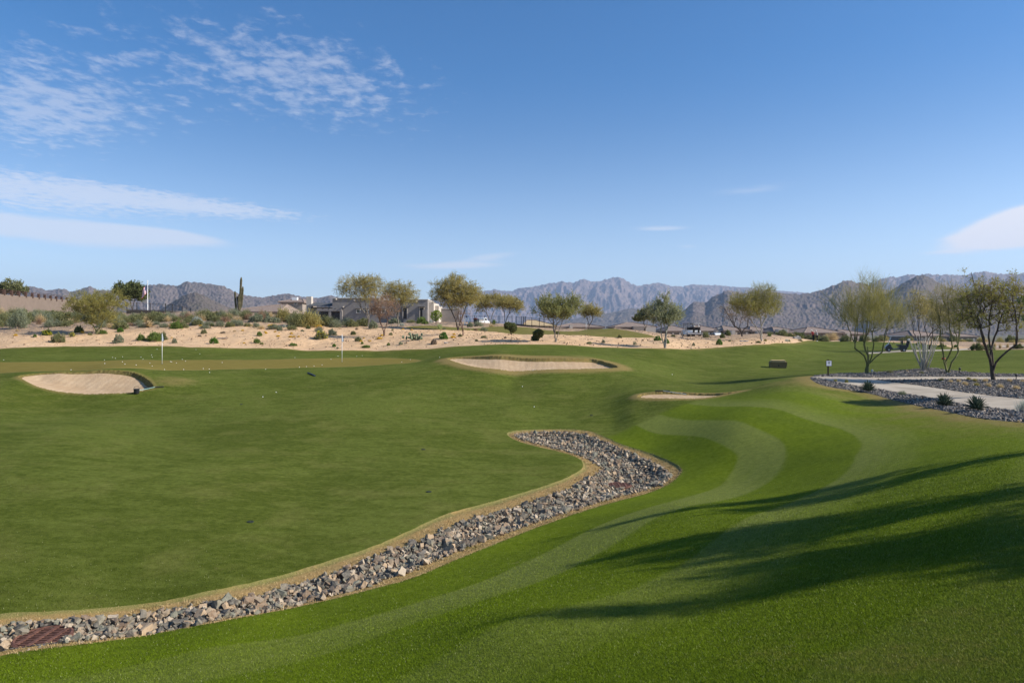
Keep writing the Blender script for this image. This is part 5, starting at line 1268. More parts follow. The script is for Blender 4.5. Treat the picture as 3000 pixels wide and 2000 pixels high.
def grey_house():
    d = 120.0; s = d / F
    o = Vector(((1118 - CX) * s, d, 0)); gz = Hs(o.x, o.y)
    t = thing('stucco_house', 'long grey stucco house with flat parapets and a metal-roofed wing', 'house', (o.x, o.y, gz))
    X = lambda px: (px - 1118) * s
    Z = lambda py: (HZ - py) * s - gz
    lo = Z(955)
    def blk(name, x0, x1, y0, y1, ptop, mat=STUCCO, y_=0): 
        b = MB(); b.box(((X(x0) + X(x1)) / 2, (y0 + y1) / 2, (lo + Z(ptop)) / 2), (X(x1) - X(x0), y1 - y0, Z(ptop) - lo)); return b.build(name, mat, t)
    blk('wall', 974, 1110, 0, 9, 874); blk('wall', 1110.2, 1183, .35, 9, 880); w = blk('wall', 1183.2, 1254, -.5, 10, 878.5)
    blk('wall', 1254.2, 1268, 1.5, 10, 885, STUCCO2); blk('wall', 1268.2, 1279, 3.5, 10, 893, STUCCO2)  # paler stucco paints the sunlight on this end of the grey house
    for x0, x1, y, pt in ((974, 1110, -.04, 874), (1183.2, 1254, -.54, 878.5)):      # parapet caps
        MB().box(((X(x0) + X(x1)) / 2, y + 4.5, Z(pt) + .05), (X(x1) - X(x0) + .16, 9.2, .12)).build('parapet_cap', FRAME, t)
    # porch wing with standing-seam roof
    b = MB(); b.box(((X(930) + X(1003)) / 2, -.25, (Z(903) + Z(911.5)) / 2), (X(1003) - X(930), .5, Z(903) - Z(911.5))); b.build('porch_beam', STUCCO, t)
    for xx in (932, 968, 1001): MB().box((X(xx), -.25, (lo + Z(911.5)) / 2), (.42, .42, Z(911.5) - lo)).build('porch_column', STUCCO, t)
    MB().box(((X(905) + X(974)) / 2 - .02, 4.5, (lo + Z(898)) / 2), (X(974) - X(905) - .1, 5, Z(898) - lo)).build('wing_wall', STUCCO, t)
    MB().box(((X(940) + X(1000)) / 2, -.012, (lo + Z(913)) / 2), (X(1000) - X(940), .02, Z(913) - lo)).build('porch_shade_sheet', TRIM, t)  # dark sheet across the porch stands in for its shade
    b = MB(); x0, x1 = X(897), X(973.8)
    b.prism([(.2, Z(897)), (.2, Z(896)), (4.6, Z(883.5)), (4.6, Z(884.6))], 'x', x0, x1)
    for k in range(34):
        xx = x0 + (x1 - x0) * (k + .5) / 34
        b.prism([(.2, Z(896) + .002), (.2, Z(895.3)), (4.6, Z(882.8)), (4.6, Z(883.5) + .002)], 'x', xx - .018, xx + .018)
    b.build('metal_roof', METAL_ROOF, t)
    MB().box(((X(884) + X(899)) / 2, 3.2, (lo + Z(866)) / 2), (X(899) - X(884), 1.1, Z(866) - lo)).build('chimney', STUCCO2, t)
    def win(px, pt, pb, wpx, y, door=False):
        f = MB(); cx, w, z0, z1 = X(px), wpx * s, Z(pb), Z(pt)
        f.box((cx - w / 2 - .05, y - .05, (z0 + z1) / 2), (.1, .12, z1 - z0)).box((cx + w / 2 + .05, y - .05, (z0 + z1) / 2), (.1, .12, z1 - z0)).box((cx, y - .05, z1 + .05), (w + .2, .14, .1))
        if not door: f.box((cx, y - .08, z0 - .05), (w + .26, .2, .1))
        fr = f.build('door_frame' if door else 'window', FRAME if not door else STUCCO2, t)
        MB().box((cx, y - .015, (z0 + z1) / 2), (w, .02, z1 - z0)).build('door_leaf' if door else 'pane', GLASS if not door else TRIM, fr)
        MB().box((cx, y - .28, z1 + .24), (w + .5, .56, .1)).build('awning', STUCCO, fr)
    for px in (1050, 1074, 1098): win(px, 907, 916, 9, 0)
    win(1122, 907, 916, 9, .35); win(1148, 907, 916, 9, .35); win(1164, 912, 925, 9, .35)
    win(1188, 902, 934, 11, -.5, True); win(1237, 902, 931, 11, -.5, True)
    b = MB()
    for px, py, y in ((986, 876.5, 0), (1007, 899, 0), (1222, 883, -.5), (1040, 880, 0)): b.box((X(px), y - .35, Z(py)), (.22, .7, .18))
    b.build('roof_spout', STUCCO2, t)
    b = MB()
    for px, y in ((949, 0), (966, 0), (984, 0)): b.box((X(px), -.51, Z(904.5)), (.14, .04, .14))
    b.build('beam_end', TRIM, t)
    MB().box((X(1248), -1.6, (lo + Z(908)) / 2), (X(1256) - X(1243), .3, Z(908) - lo)).build('screen_wall', STUCCO, t)
    MB().box(((X(1273)), 1.46, (lo + Z(905)) / 2 + .3), (.5, .05, Z(905) - lo - 1)).build('window', GLASS, t)
grey_house()

def hip_house(x0, x1, eave, peak, d, label, walls=STUCCO2, roof=TILE, deep=12.0, ridge=.35, feats=(), rz=0.0, pk=None, low=None):
    s = d / F; cx = (x0 + x1) / 2; X = (cx - CX) * s
    gz = Hs(X, d + 3); gz = min(gz, (HZ - eave) * s - 2.3)
    t = thing('tiled_house', label, 'house', (X, d, gz), rz)
    W_ = (x1 - x0) * s / 2; ze = (HZ - eave) * s - gz; zp = (HZ - peak) * s - gz; px = ((pk or cx) - cx) * s; rl = W_ * ridge
    b = MB(); ov = .5
    vs = [(-W_ - ov, -ov, ze), (W_ + ov, -ov, ze), (W_ + ov, deep + ov, ze), (-W_ - ov, deep + ov, ze), (px - rl, deep / 2, zp), (px + rl, deep / 2, zp)]
    vs += [(v[0], v[1], v[2] - .25) for v in vs[:4]]
    b.add(vs, [(0, 1, 5, 4), (1, 2, 5), (2, 3, 4, 5), (3, 0, 4), (6, 7, 1, 0), (7, 8, 2, 1), (8, 9, 3, 2), (9, 6, 0, 3), (9, 8, 7, 6)]); rf = b.build('roof', roof, t)
    rc = MB()
    for a, c in ((4, 5), (4, 0), (4, 3), (5, 1), (5, 2)): rc.tube([Vector(vs[a]) + Vector((0, 0, .04)), Vector(vs[c]) + Vector((0, 0, .04))], .08, 6)
    rc.build('ridge_tile', TILE, rf)
    h = ze - .26
    MB().box((0, deep / 2, h / 2 - .5), (2 * W_, deep, h + 1)).build('wall', walls, t)
    for f in feats:
        k = f[0]; fx = (f[1] - cx) * s
        if k == 'win':
            z0, z1 = (HZ - f[3]) * s - gz, (HZ - f[2]) * s - gz; w = f[4] * s
            fr = MB().box((fx, -.03, (z0 + z1) / 2), (w + .24, .1, z1 - z0 + .24)).build('window', FRAME, t)
            p = MB(); nn = max(1, round(w / 1.0))
            for i in range(nn): p.box((fx - w / 2 + w * (i + .5) / nn, -.09, (z0 + z1) / 2), (w / nn - .1, .03, z1 - z0))
            p.build('pane', GLASS, fr)
        elif k == 'porch':
            w = f[2] * s; MB().box((fx, -.014, h / 2 - .3), (w, .02, h - .6)).build('porch_shade_sheet', TRIM, t)  # dark sheet on the solid wall paints the shade of a porch
            for i in range(f[3]): MB().box((fx - w / 2 + w * i / max(1, f[3] - 1), -.6, h / 2 - .2), (.35, .35, h - .1)).build('porch_column', STUCCO2, t)
        elif k == 'chim':
            MB().box((fx, deep * .35, (ze + (HZ - f[2]) * s - gz) / 2), (1.3, 1.0, (HZ - f[2]) * s - gz - ze + .6)).build('chimney', STUCCO2 if len(f) < 4 else f[3], t)
        elif k == 'bay':     # block standing forward of the wall
            w = f[2] * s; zt = (HZ - f[3]) * s - gz; MB().box((fx, -1.2, zt / 2 - .5), (w, 2.4, zt + 1)).build('bay', f[4] if len(f) > 4 else STUCCO2, t)
    return t
hip_house(648, 812, 912, 887, 138, 'house with a low brown hip roof behind the saguaro', STUCCO3, TILE, 16, .1, [('porch', 760, 70, 3)], pk=795)
hip_house(822, 886, 884, 873, 165, 'house with a dark roof and white chimney above the olive brush', STUCCO3, TILE, 12, .3, [('chim', 848, 872, WHITE), ('win', 866, 886, 891, 8)])
hip_house(1536, 1622, 953, 936, 140, 'house with a bright straw-coloured roof behind the black fence', STUCCO2, TILE_TAN, 14, .3, [('win', 1612, 955, 961, 10)], pk=1560)
hip_house(1632, 1765, 957.5, 946, 150, 'house with a long brown hip roof right of the straw-coloured one', STUCCO3, TILE, 14, .25, [('bay', 1671, 9, 951, STUCCO2), ('porch', 1700, 40, 3)])
hip_house(1806, 1918, 957, 943, 165, 'brown-roofed house with cream walls left of the white-trunked tree', STUCCO3, TILE, 14, .15, [('bay', 1866, 30, 956, STUCCO3), ('bay', 1900, 30, 958, STUCCO2), ('win', 1878, 960, 968, 8), ('win', 1900, 960, 968, 6)], pk=1862)
hip_house(1955, 2027, 969, 953.5, 172, 'brown-roofed house behind the far golf cart', STUCCO3, TILE, 13, .12, [('porch', 1990, 40, 3)], pk=1985)
hip_house(2027, 2122, 968.5, 953, 172, 'brown-roofed house behind the parked white car', STUCCO3, TILE, 13, .12, [('bay', 2096, 14, 969, STUCCO2), ('win', 2094, 972, 977, 6), ('porch', 2055, 40, 3)], pk=2066)
hip_house(2124, 2196, 967, 954, 168, 'brown-roofed house with a small cream chimney behind the twisted tree', STUCCO3, TILE, 13, .12, [('bay', 2140, 10, 968, STUCCO2), ('win', 2140, 970, 977, 5), ('chim', 2126, 962), ('porch', 2170, 30, 3)], pk=2144)
hip_house(2200, 2268, 969, 956, 168, 'brown-roofed house seen through the broad palo verde', STUCCO3, TILE, 13, .12, [('bay', 2214, 9, 970, STUCCO2), ('win', 2214, 972, 980, 5), ('bay', 2243, 12, 972, STUCCO2), ('win', 2243, 974, 980, 6)], pk=2230)
hip_house(2272, 2352, 972, 957.5, 160, 'house with a square-pillared cream porch left of the golfers', STUCCO3, TILE, 13, .2, [('bay', 2272, 6, 964.5, STUCCO2), ('bay', 2292, 5, 964.5, STUCCO2), ('win', 2283, 970, 980, 7)], pk=2302)
hip_house(2360, 2466, 974, 958, 150, 'house with a broad brown hip roof directly behind the golfers', STUCCO3, TILE, 14, .2, [('porch', 2395, 30, 2)], pk=2418)
hip_house(2466, 2536, 977, 966, 152, 'house with a cream patio behind the big wispy palo verde', STUCCO3, TILE, 12, .3, [('porch', 2502, 52, 4), ('bay', 2470, 8, 976, STUCCO2)])
hip_house(2676, 2774, 983, 968, 165, 'dark-walled house behind the ocotillo', STUCCO, TILE, 14, .15, [('porch', 2725, 60, 4)], pk=2720)
hip_house(2800, 2862, 985, 975, 168, 'low house far behind the yellow-green palo verde', STUCCO, TILE, 12, .3, [('porch', 2830, 34, 3)])
def grey_annex():
    d = 128.0; s = d / F; x = (1310 - CX) * s; z = Hs(x, d); h = (HZ - 905) * s - z
    t = thing('garden_wall', 'plain grey block wall between the grey house and the parked vehicles', 'wall', (x, d, z))
    MB().box((0, 0, h / 2 - .4), (4.6, .5, h + .8)).build('wall_panel', STUCCO, t); MB().box((0, 0, h + .06), (4.75, .62, .12)).build('coping', FRAME, t)
grey_annex()
# ------------------------------------------------------------------ walls and fences on the left hill
def rail_wall():
    a = ray(-40, 858, 127); b = ray(222, 881, 171); c = ray(330, 890, 196)
    z0 = min(a.z, b.z) - 7
    t = thing('retaining_wall', 'long tan retaining wall on the left hill', 'wall', (a.x, a.y, a.z))
    m = simple('tan_stucco', (.20, .155, .125), .9, .1, .06, 1.0)
    vs = []; pts = [a, b, c]
    for p in pts:
        for dy, zz in ((0, -8.5), (0, 0), (.6, 0), (.6, -8.5)): vs.append((p.x - a.x, p.y - a.y + dy, p.z - a.z + zz))
    MB().add(vs, [(0, 4, 5, 1), (1, 5, 6, 2), (2, 6, 7, 3), (4, 8, 9, 5), (5, 9, 10, 6), (6, 10, 11, 7), (8, 11, 10, 9), (0, 1, 2, 3)]).build('wall_face', m, t)
    f = thing('rail_fence', 'brown post-and-rail fence along the top of the tan retaining wall', 'fence', (a.x, a.y + .3, a.z))
    w = simple('rust_brown_wood', (.085, .05, .038), .85, .15, .2, 4)
    D = b - a; n = 15
    for k in range(n):
        p = D * (k / (n - 1)); MB().box((p.x, p.y, .55), (.42, .42, 1.1), .3).build('post', w, f)
    for zz in (.95, .62, .30):
        MB().tube([Vector((0, 0, zz)), D + Vector((0, 0, zz))], .045, 5).build('rail', w, f)
rail_wall()
def iron_fence(name, label, pts, h, n, picket=.28, wallh=0.0, parent_label=None):
    P = [ray(*p) for p in pts]; o = P[0]
    f = thing(name, label, 'fence', o)
    for a, b in zip(P[:-1], P[1:]):
        pk = MB(); D = b - a; k = int(D.length / picket)
        for i in range(1, k): p = a - o + D * (i / k); pk.box((p.x, p.y, p.z + h / 2), (.022, .022, h - .1))
        for zz in (.08, h - .08): pk.tube([a - o + Vector((0, 0, zz)), b - o + Vector((0, 0, zz))], .022, 4)
        pk.build('panel', TRIM, f)
    for p in P: MB().box((p.x - o.x, p.y - o.y, p.z - o.z + h / 2), (.10, .10, h + .12)).build('post', TRIM, f)
    if wallh:
        w = thing('garden_wall', parent_label, 'wall', o); b = MB(); vs = []
        for p in P:
            for dy, zz in ((-.2, -wallh), (-.2, -.02), (.2, -.02), (.2, -wallh)): vs.append((p.x - o.x, p.y - o.y + dy, p.z - o.z + zz))
        fs = []
        for i in range(len(P) - 1):
            q = i * 4; fs += [(q, q + 4, q + 5, q + 1), (q + 1, q + 5, q + 6, q + 2), (q + 2, q + 6, q + 7, q + 3)]
        fs += [(0, 1, 2, 3), (len(vs) - 1, len(vs) - 2, len(vs) - 3, len(vs) - 4)]
        b.add(vs, fs); b.build('wall_panel', simple('dark_block', (.10, .082, .068), .95, .1, .2, 5), w)
iron_fence('iron_fence', 'thin dark iron fence stepping down the left hill below the national flag', [(372, 907, 112), (401, 907, 112), (440, 908.5, 112), (485, 910.5, 112), (505, 912, 112), (534, 918, 112), (559, 924, 112)], 1.15, 6, .5, 2.6, 'dark block wall under the thin iron fence')
iron_fence('iron_fence', 'black iron fence in front of the straw-coloured roof', [(1512, 949, 122), (1527, 949.5, 121), (1534, 950, 120), (1540, 950.5, 119), (1558, 953, 118), (1580, 955, 117), (1594, 957, 116), (1622, 960, 115)], 1.35, 8, .2, 1.2, 'low dark wall under the black iron fence')
iron_fence('iron_fence', 'low black fence beside the white utility cart', [(1362, 944, 134), (1390, 944, 134), (1420, 944, 134), (1462, 945, 134), (1500, 946, 134)], 1.3, 5, .35)
# ------------------------------------------------------------------ golf things
POLE = simple('white_pole', (.82, .82, .80), .4, .4, .02); CLOTH_W = simple('white_cloth', (.84, .84, .86), .85, .1, .03); CUP = simple('cup_dark', (.02, .018, .015), .9)
def flagstick(px, py, top, label, d=None, lean=1.0):
    p = at(px, py, d); s = p.y / F; h = (py - top) * s if d is None else (HZ - top) * s - p.z
    t = thing('flagstick', label, 'golf flag', p)
    MB().tube([(0, 0, -.05), (0, 0, h * .5), (0, 0, h)], [.019, .018, .012], 8).build('pole', POLE, t, smooth=True)
    MB().lathe((0, 0, 0), [(.06, .004), (.055, .007), (.02, .008)], 16).build('cup', CUP, t)
    # limp flag hanging in folds from the top of the stick
    N, Mv = 9, 8; vs = []; fs = []; fh = h * .26; fw = .17
    for i in range(Mv + 1):
        v = i / Mv
        for j in range(N + 1):
            u = j / N; wd = fw * (.10 + .90 * min(1, v * 1.35) * (1.12 - .25 * v))
            vs.append((lean * (-.30 + u * 1.15) * wd, .035 * math.sin(u * 9 + v * 2) * v, h - .02 - v * fh - u * .04 + .05 * abs(u - .35) * v))
    for i in range(Mv):
        for j in range(N): q = i * (N + 1) + j; fs.append((q, q + 1, q + N + 2, q + N + 1))
    MB().add(vs, fs).build('flag', CLOTH_W, t, smooth=True)
flagstick(475, 1066, 975.5, 'white-flagged golf stick on the practice green behind the left bunker')
flagstick(1002, 1061, 978.5, 'white-flagged golf stick on the practice green nearer its right end')
flagstick(1485, 976, 938, 'white-flagged golf stick on the far fairway beside the two-headed clipped shrub', 103)
flagstick(1717, 983, 945, 'white-flagged golf stick on the far fairway right of the upright olive tree', 100)

BALL = simple('golf_ball', (.86, .86, .85), .35, .5, .02)
ball_me = MB().ball((0, 0, 0), .0225, 12, 8).mesh('golf_ball', True); ball_me.materials.append(BALL)
BALLS = [(11,1055),(208,1083.5),(306,1055),(307,1065.5),(330,1047),(338,1050),(359,1045.5),(358.5,1060),(366,1067),(399,1070),(413,1047),(419,1052.5),(439,1064),(444,1040),(446,1047),(446,1073),(460,1023),(482,1083.5),
         (499.5,1060),(503,1061),(517,1064),(534,1053),(538,1083),(543.5,1058.5),(574,1024.5),(585.5,1037),(595.5,1080),(613,1081.5),(614,1091),(651,1062),(778,1082),(864,1048),(877,1076),(898,1074.5),(920,1073),(943.5,1069.5),
         (969.5,1053),(988.5,1043),(992,1043),(1045,1043),(1061,1041.5),(1177,1061),(1202.5,1053.5),(1288,1047.5),(770,1163),(809,1149),(1530.5,1132.5),(1969.5,1098),(1565,1191.5)]
green_balls = sorted([b for b in BALLS if b[1] < 1095 and b[0] < 1250])
ORD = ['first','second','third','fourth','fifth','sixth','seventh','eighth','ninth','tenth','eleventh','twelfth','thirteenth','fourteenth','fifteenth','sixteenth','seventeenth','eighteenth','nineteenth','twentieth']
def nth(i): return ORD[i] if i < 20 else f'{i+1}th'
L1 = [b for b in green_balls if b[0] < 475]; L2 = [b for b in green_balls if 475 <= b[0] < 1002]; L3 = [b for b in green_balls if b[0] >= 1002]
for bx, by in BALLS:
    p = at(bx, by); o = bpy.data.objects.new('golf_ball', ball_me); link(o); o.location = p + Vector((0, 0, .018))
    if (bx, by) in L1: lab = f'white golf ball left of the left flagstick, {nth(len(L1) - 1 - L1.index((bx, by)))} ball away from it'
    elif (bx, by) in L2: lab = f'white golf ball between the two flagsticks, {nth(L2.index((bx, by)))} from the left one'
    elif (bx, by) in L3: lab = f'white golf ball right of the right flagstick, {nth(L3.index((bx, by)))} from it'
    else: lab = {1288: 'white golf ball beside the left tip of the middle bunker', 770: 'white golf ball on the turf below the dark bar, farther left of a pair', 809: 'white golf ball on the turf below the dark bar, right of a pair', 1530.5: 'white golf ball alone below the middle bunker',
               1969.5: 'white golf ball alone above the mound bunker', 1565: 'white golf ball alone on the fairway above the tip of the rock swale'}[bx]
    tag(o, lab, 'golf ball', 'golf balls on the turf')

RAKE_G = simple('mint_handle', (.30, .50, .42), .5, .3, .05); RAKE_W = simple('pale_handle', (.55, .66, .66), .5, .3, .05)
def rake(hp, tp, label, mat, head_w=.62, skew=0.0, lift=.06):
    a, b = at(*hp), at(*tp); t = thing('bunker_rake', label, 'rake', a)
    D = b - a; D.z = 0; D.normalize(); S = Vector((-D.y, D.x, 0)); S = (S * math.cos(skew) + D * math.sin(skew)).normalized()
    e = b - a
    MB().tube([Vector((0, 0, lift)), e * .5 + Vector((0, 0, lift)), e + Vector((0, 0, lift))], .013, 6).build('handle', mat, t)
    h = MB(); h.tube([S * -head_w / 2 + Vector((0, 0, lift)), S * head_w / 2 + Vector((0, 0, lift))], .028, 6)
    k = 11
    for i in range(k):
        q = S * (-head_w / 2 + head_w * (i + .5) / k); h.tube([q + Vector((0, 0, lift)), q + Vector((0, 0, lift - .085))], [.012, .006], 4)
    h.build('rake_head', BLACK, t)
rake((456, 1139.5), (404, 1151), 'mint-handled bunker rake lying along the lip of the left bunker', RAKE_G, .75, -1.2)
rake((1516, 1084), (1570, 1086), 'pale-handled bunker rake at the bottom edge of the middle bunker', RAKE_W, .55, .9)
rake((1941, 1149.5), (2010, 1153), 'pale-handled bunker rake on the grassy lip of the mound bunker', RAKE_W, .7, 1.1, .05)
p = at(400, 1156); t = thing('sand_bucket', 'small black bucket beside the left bunker rake', 'bucket', p)
MB().lathe((0, 0, 0), [(.105, 0), (.12, .02), (.135, .24), (.14, .25), (.12, .25), (.1, .04)], 18).build('bucket_body', BLACK, t, smooth=False)
MB().tube([Vector((.14 * math.cos(a), .0, .25 + .12 * math.sin(a))) for a in np.linspace(0, math.pi, 9)], .008, 5).build('handle', BLACK, t)
a, b = at(902, 1093.5), at(923, 1103)
D = b - a
tag(MB().tube([(0, 0, .035), D * .5 + Vector((0, 0, .05)), D + Vector((0, 0, .035))], .045, 8).build('marker_bar', simple('slate_bar', (.03, .036, .05), .5), None, a), 'dark slate-blue bar lying on the turf below the practice green', 'bar')
# tan slope-sided box
p = at(2281, 1078.5); s = p.y / F
t = thing('storage_box', 'tan storage box with a raised lid sitting in the hollow of the lawn', 'box', p, math.radians(-14))
TANB = simple('tan_in_shade', (.19, .13, .062), .75, .2, .10, 5, bump=.1); TANL = simple('tan_in_sun', (.58, .40, .19), .75, .2, .10, 5)  # one tan, darkened for the shaded body and lightened for the sunlit lid
w, h = 47 * s, 23 * s
MB().prism([(-w * .46, -.05), (w * .44, -.05), (w * .5, h * .45), (w * .5, h * .80), (-w * .5, h * .80), (-w * .5, h * .35)], 'y', 0, .85).build('body', TANB, t)
MB().box((-.0 * w, .42, h * .90), (w * .80, .80, h * .20 + .02)).build('lid', TANL, t, bevel=.012)
MB().tube([(.02, -.01, h * .34), (.02, .03, h * .34)], .055, 12).build('port_hole', BLACK, t)
# cart direction sign
p = at(2426, 1100.5); s = p.y / F; t = thing('path_sign', 'white square sign with a cart picture on a brown post at the path end', 'sign', p)
BRN = simple('brown_post', (.035, .022, .015), .7, .2, .1, 8)
MB().box((0, 0, 48 * s / 2 - .05), (.055, .055, 48 * s + .1)).build('post', BRN, t)
w = 15.5 * s; zc = 36.5 * s
MB().box((.02, -.045, zc), (w + .03, .02, w + .03)).build('frame', BRN, t)
face = MB().box((.02, -.058, zc), (w - .015, .008, w - .015)).build('sign_panel', simple('sign_white', (.74, .74, .78), .5), t)
INK = simple('sign_ink', (.02, .02, .025), .6); g = MB(); y = -.0645
def flat(x0, x1, z0, z1): g.box(((x0 + x1) / 2 + .02, y, zc + (z0 + z1) / 2), (x1 - x0, .003, z1 - z0))
u = w / 15.5
# a little cart: roof, posts, seat, body, wheels; below it an arrow
flat(-2.0 * u, 2.3 * u, 4.6 * u, 5.3 * u); flat(-2.0 * u, -1.5 * u, 2.5 * u, 4.59 * u); flat(1.7 * u, 2.2 * u, 2.5 * u, 4.59 * u); flat(.5 * u, 1.2 * u, 2.5 * u, 4.0 * u); flat(-2.6 * u, 2.6 * u, 1.2 * u, 2.49 * u)
for xx in (-1.6, 1.6): g.tube([(xx * u + .02, y + .0015, zc + .8 * u), (xx * u + .02, y - .0015, zc + .8 * u)], .8 * u, 12)
g.prism([(.02 - 1.6 * u, zc - 2.6 * u), (.02, zc - 1.4 * u), (.02 + 1.6 * u, zc - 2.6 * u), (.02, zc - 4.4 * u)], 'y', y - .0015, y + .0015)
g.build('pictogram', INK, t)

# ---- golf carts
def golf_cart(p, rz, label, bodymat, roofmat, bags=2, scale=1.0, driver=False):
    t = thing('golf_cart', label, 'golf cart', p, rz, 'golf carts'); t.scale = (scale,) * 3
    # drives along +x; z up
    prof = [(-1.12, .30), (-1.16, .62), (-1.02, .80), (-.62, .86), (-.30, .80), (-.28, .40), (.35, .36), (.52, .62), (.62, .92), (.82, .92), (1.12, .62), (1.18, .34), (.9, .28), (-.9, .26)]
    MB().prism(prof, 'y', -.58, .58).build('body', bodymat, t, bevel=.03)
    seat = MB(); seat.box((-.35, 0, .80), (.52, 1.06, .14)); seat.build('seat', BLACK, t, bevel=.03)
    MB().box((-.66, 0, 1.10), (.12, 1.06, .42)).build('backrest', BLACK, t, bevel=.03)
    r = MB(); r.box((-.12, 0, 1.86), (1.62, 1.18, .07)); r.build('roof', roofmat, t, bevel=.03)
    f = MB()
    for yy in (-.52, .52):
        f.tube([(.80, yy, .9), (.60, yy, 1.4), (.48, yy, 1.85)], .022, 6); f.tube([(-.88, yy, .8), (-.86, yy, 1.83)], .022, 6)
    f.build('roof_post', BLACK, t)
    g = MB(); g.prism([(.792, .93), (.80, .93), (.50, 1.80), (.49, 1.80)], 'y', -.5, .5)
    gm = NT('clear_shield'); gb = gm.n('ShaderNodeBsdfGlossy', {'Roughness': .05}); gt = gm.n('ShaderNodeBsdfTransparent'); gx = gm.n('ShaderNodeMixShader', {0: .12, 1: gt.outputs[0], 2: gb.outputs[0]}); gm.t.links.new(gx.outputs[0], gm.out.inputs[0])
    g.build('windshield', gm.m, t)
    MB().tube([(.45, .25, .85), (.22, .25, 1.08)], .018, 6).tube([(.22 + .06 * math.sin(a) , .25 + .17 * math.cos(a), 1.08 + .15 * math.sin(a)) for a in np.linspace(0, 6.28, 15)], .014, 5).build('steering_wheel', BLACK, t)
    for xx in (-.80, .80):
        for yy in (-.50, .50):
            wv = MB().tube([(xx, yy - .09, .22), (xx, yy + .09, .22)], .22, 16).build('wheel', BLACK, t)
            MB().tube([(xx, yy - .094, .22), (xx, yy + .094, .22)], .11, 12).build('hub', simple('hub_grey', (.35, .35, .36), .4, .4), wv)
    for k in range(bags):
        yy = -.28 + .56 * k
        b = MB().tube([(-1.15, yy, .55), (-1.28, yy, 1.0), (-1.36, yy, 1.30)], [.14, .13, .14], 10).build('golf_bag', BLACK, t)
        c = MB()
        for q in range(5):
            a = q * 1.26; h = Vector((-1.38 + .07 * math.cos(a), yy + .07 * math.sin(a), 1.45 + .04 * (q % 3))); c.tube([(-1.36, yy, 1.25), h], .01, 4); c.ball(h, (.05, .045, .06), 8, 6)
        c.build('club_cover', WHITE, b)
    return t
DARKBODY = simple('dark_navy_body', (.018, .022, .035), .3, .5, .05); BODY_W = simple('white_body', (.78, .78, .76), .35, .5, .03)
golf_cart(at(2624, 1029, 82), math.radians(160), 'dark golf cart parked on the cart path with two white-topped bags', DARKBODY, simple('grey_roof', (.62, .60, .62), .5), 2)
def far_at(px, top, d, tall):
    p = at(px, 0, d); p.z = min(p.z, (HZ - top) / F * d - tall); return p
golf_cart(at(2017, 0, 100), math.radians(100), 'golf cart with a dark roof parked beyond the sand, left of the white-roofed one', BODY_W, BLACK, 1)
golf_cart(at(2039, 0, 100), math.radians(80), 'white-roofed golf cart beyond the sand, right of the dark-roofed one', BODY_W, WHITE, 1)
golf_cart(far_at(1433, 929, 190, 1.9), math.radians(95), 'white-roofed utility cart half hidden behind the small airy mesquite', BODY_W, WHITE, 0)
golf_cart(far_at(1456, 929, 190, 1.9), math.radians(85), 'white-roofed utility cart seen end-on right of the half hidden one', BODY_W, WHITE, 0)
# ---- parked car and truck
def car(p, rz, label, name='parked_car', truck=False):
    t = thing(name, label, 'truck' if truck else 'car', p, rz)
    if truck:
        prof = [(-2.6, .45), (-2.62, 1.0), (-.55, 1.0), (-.5, 1.75), (-.35, 1.85), (.75, 1.85), (1.25, 1.15), (2.4, 1.0), (2.6, .8), (2.6, .42)]
        MB().box((-1.6, 0, 1.25), (1.9, 1.5, .45)).build('load_box', simple('grey_load', (.2, .19, .18), .8), t)
    else:
        prof = [(-2.25, .35), (-2.3, .85), (-2.15, 1.0), (-1.75, 1.42), (-1.2, 1.52), (.2, 1.5), (.95, 1.0), (2.0, .86), (2.25, .65), (2.25, .34)]
    MB().prism(prof, 'y', -.88, .88).build('body', BODY_W, t, bevel=.05)
    for yy in (-.885, .885):
        MB().prism([(-1.65, 1.02), (-1.3, 1.4), (.15, 1.39), (.75, 1.02)] if not truck else [(-.3, 1.2), (-.3, 1.7), (.65, 1.7), (1.05, 1.2)], 'y', yy - .004, yy + .004).build('side_window', GLASS, t)
        for xx in ((-1.4, 1.4) if not truck else (-1.6, 1.65)):
            wv = MB().tube([(xx, yy * .96 - .1, .33), (xx, yy * .96 + .1, .33)], .33, 16).build('wheel', BLACK, t)
            MB().tube([(xx, yy * .96 - .104, .33), (xx, yy * .96 + .104, .33)], .18, 12).build('hub', simple('hub_grey', (.35, .35, .36), .4, .4), wv)
car(far_at(2096, 975, 166, 1.55), math.radians(97), 'white car parked in front of the far houses behind the bright round shrub')
car(far_at(1412, 930, 165, 1.9), math.radians(62), 'white utility truck with a grey load under the small airy mesquite', 'utility_truck', True)
b = MB(); p = at(1367, 950, 108); t = thing('capped_stand', 'white slotted stand with a dark cap right of the largest mesquite', 'stand', p)  # plain white post with a dark cap, use unknown
for xx in (-.28, .28): b.box((xx, 0, .6), (.14, .14, 1.2))
b.box((0, 0, .12), (.5, .14, .1)).box((0, 0, .9), (.5, .14, .16)); b.build('stand_frame', WHITE, t)
MB().lathe((0, 0, 1.2), [(.12, 0), (.15, .12), (.08, .24), (.01, .26)], 12).build('cap', BLACK, t)
p = at(1393, 946, 112); t = thing('waste_bin', 'dark bin with a reddish top beside the white utility truck', 'bin', p)
MB().lathe((0, 0, 0), [(.3, 0), (.34, .9)], 14).build('bin_body', BLACK, t); MB().lathe((0, 0, .9), [(.36, 0), (.36, .1), (.1, .22)], 14).build('bin_lid', simple('rust_red', (.25, .06, .03), .7), t)

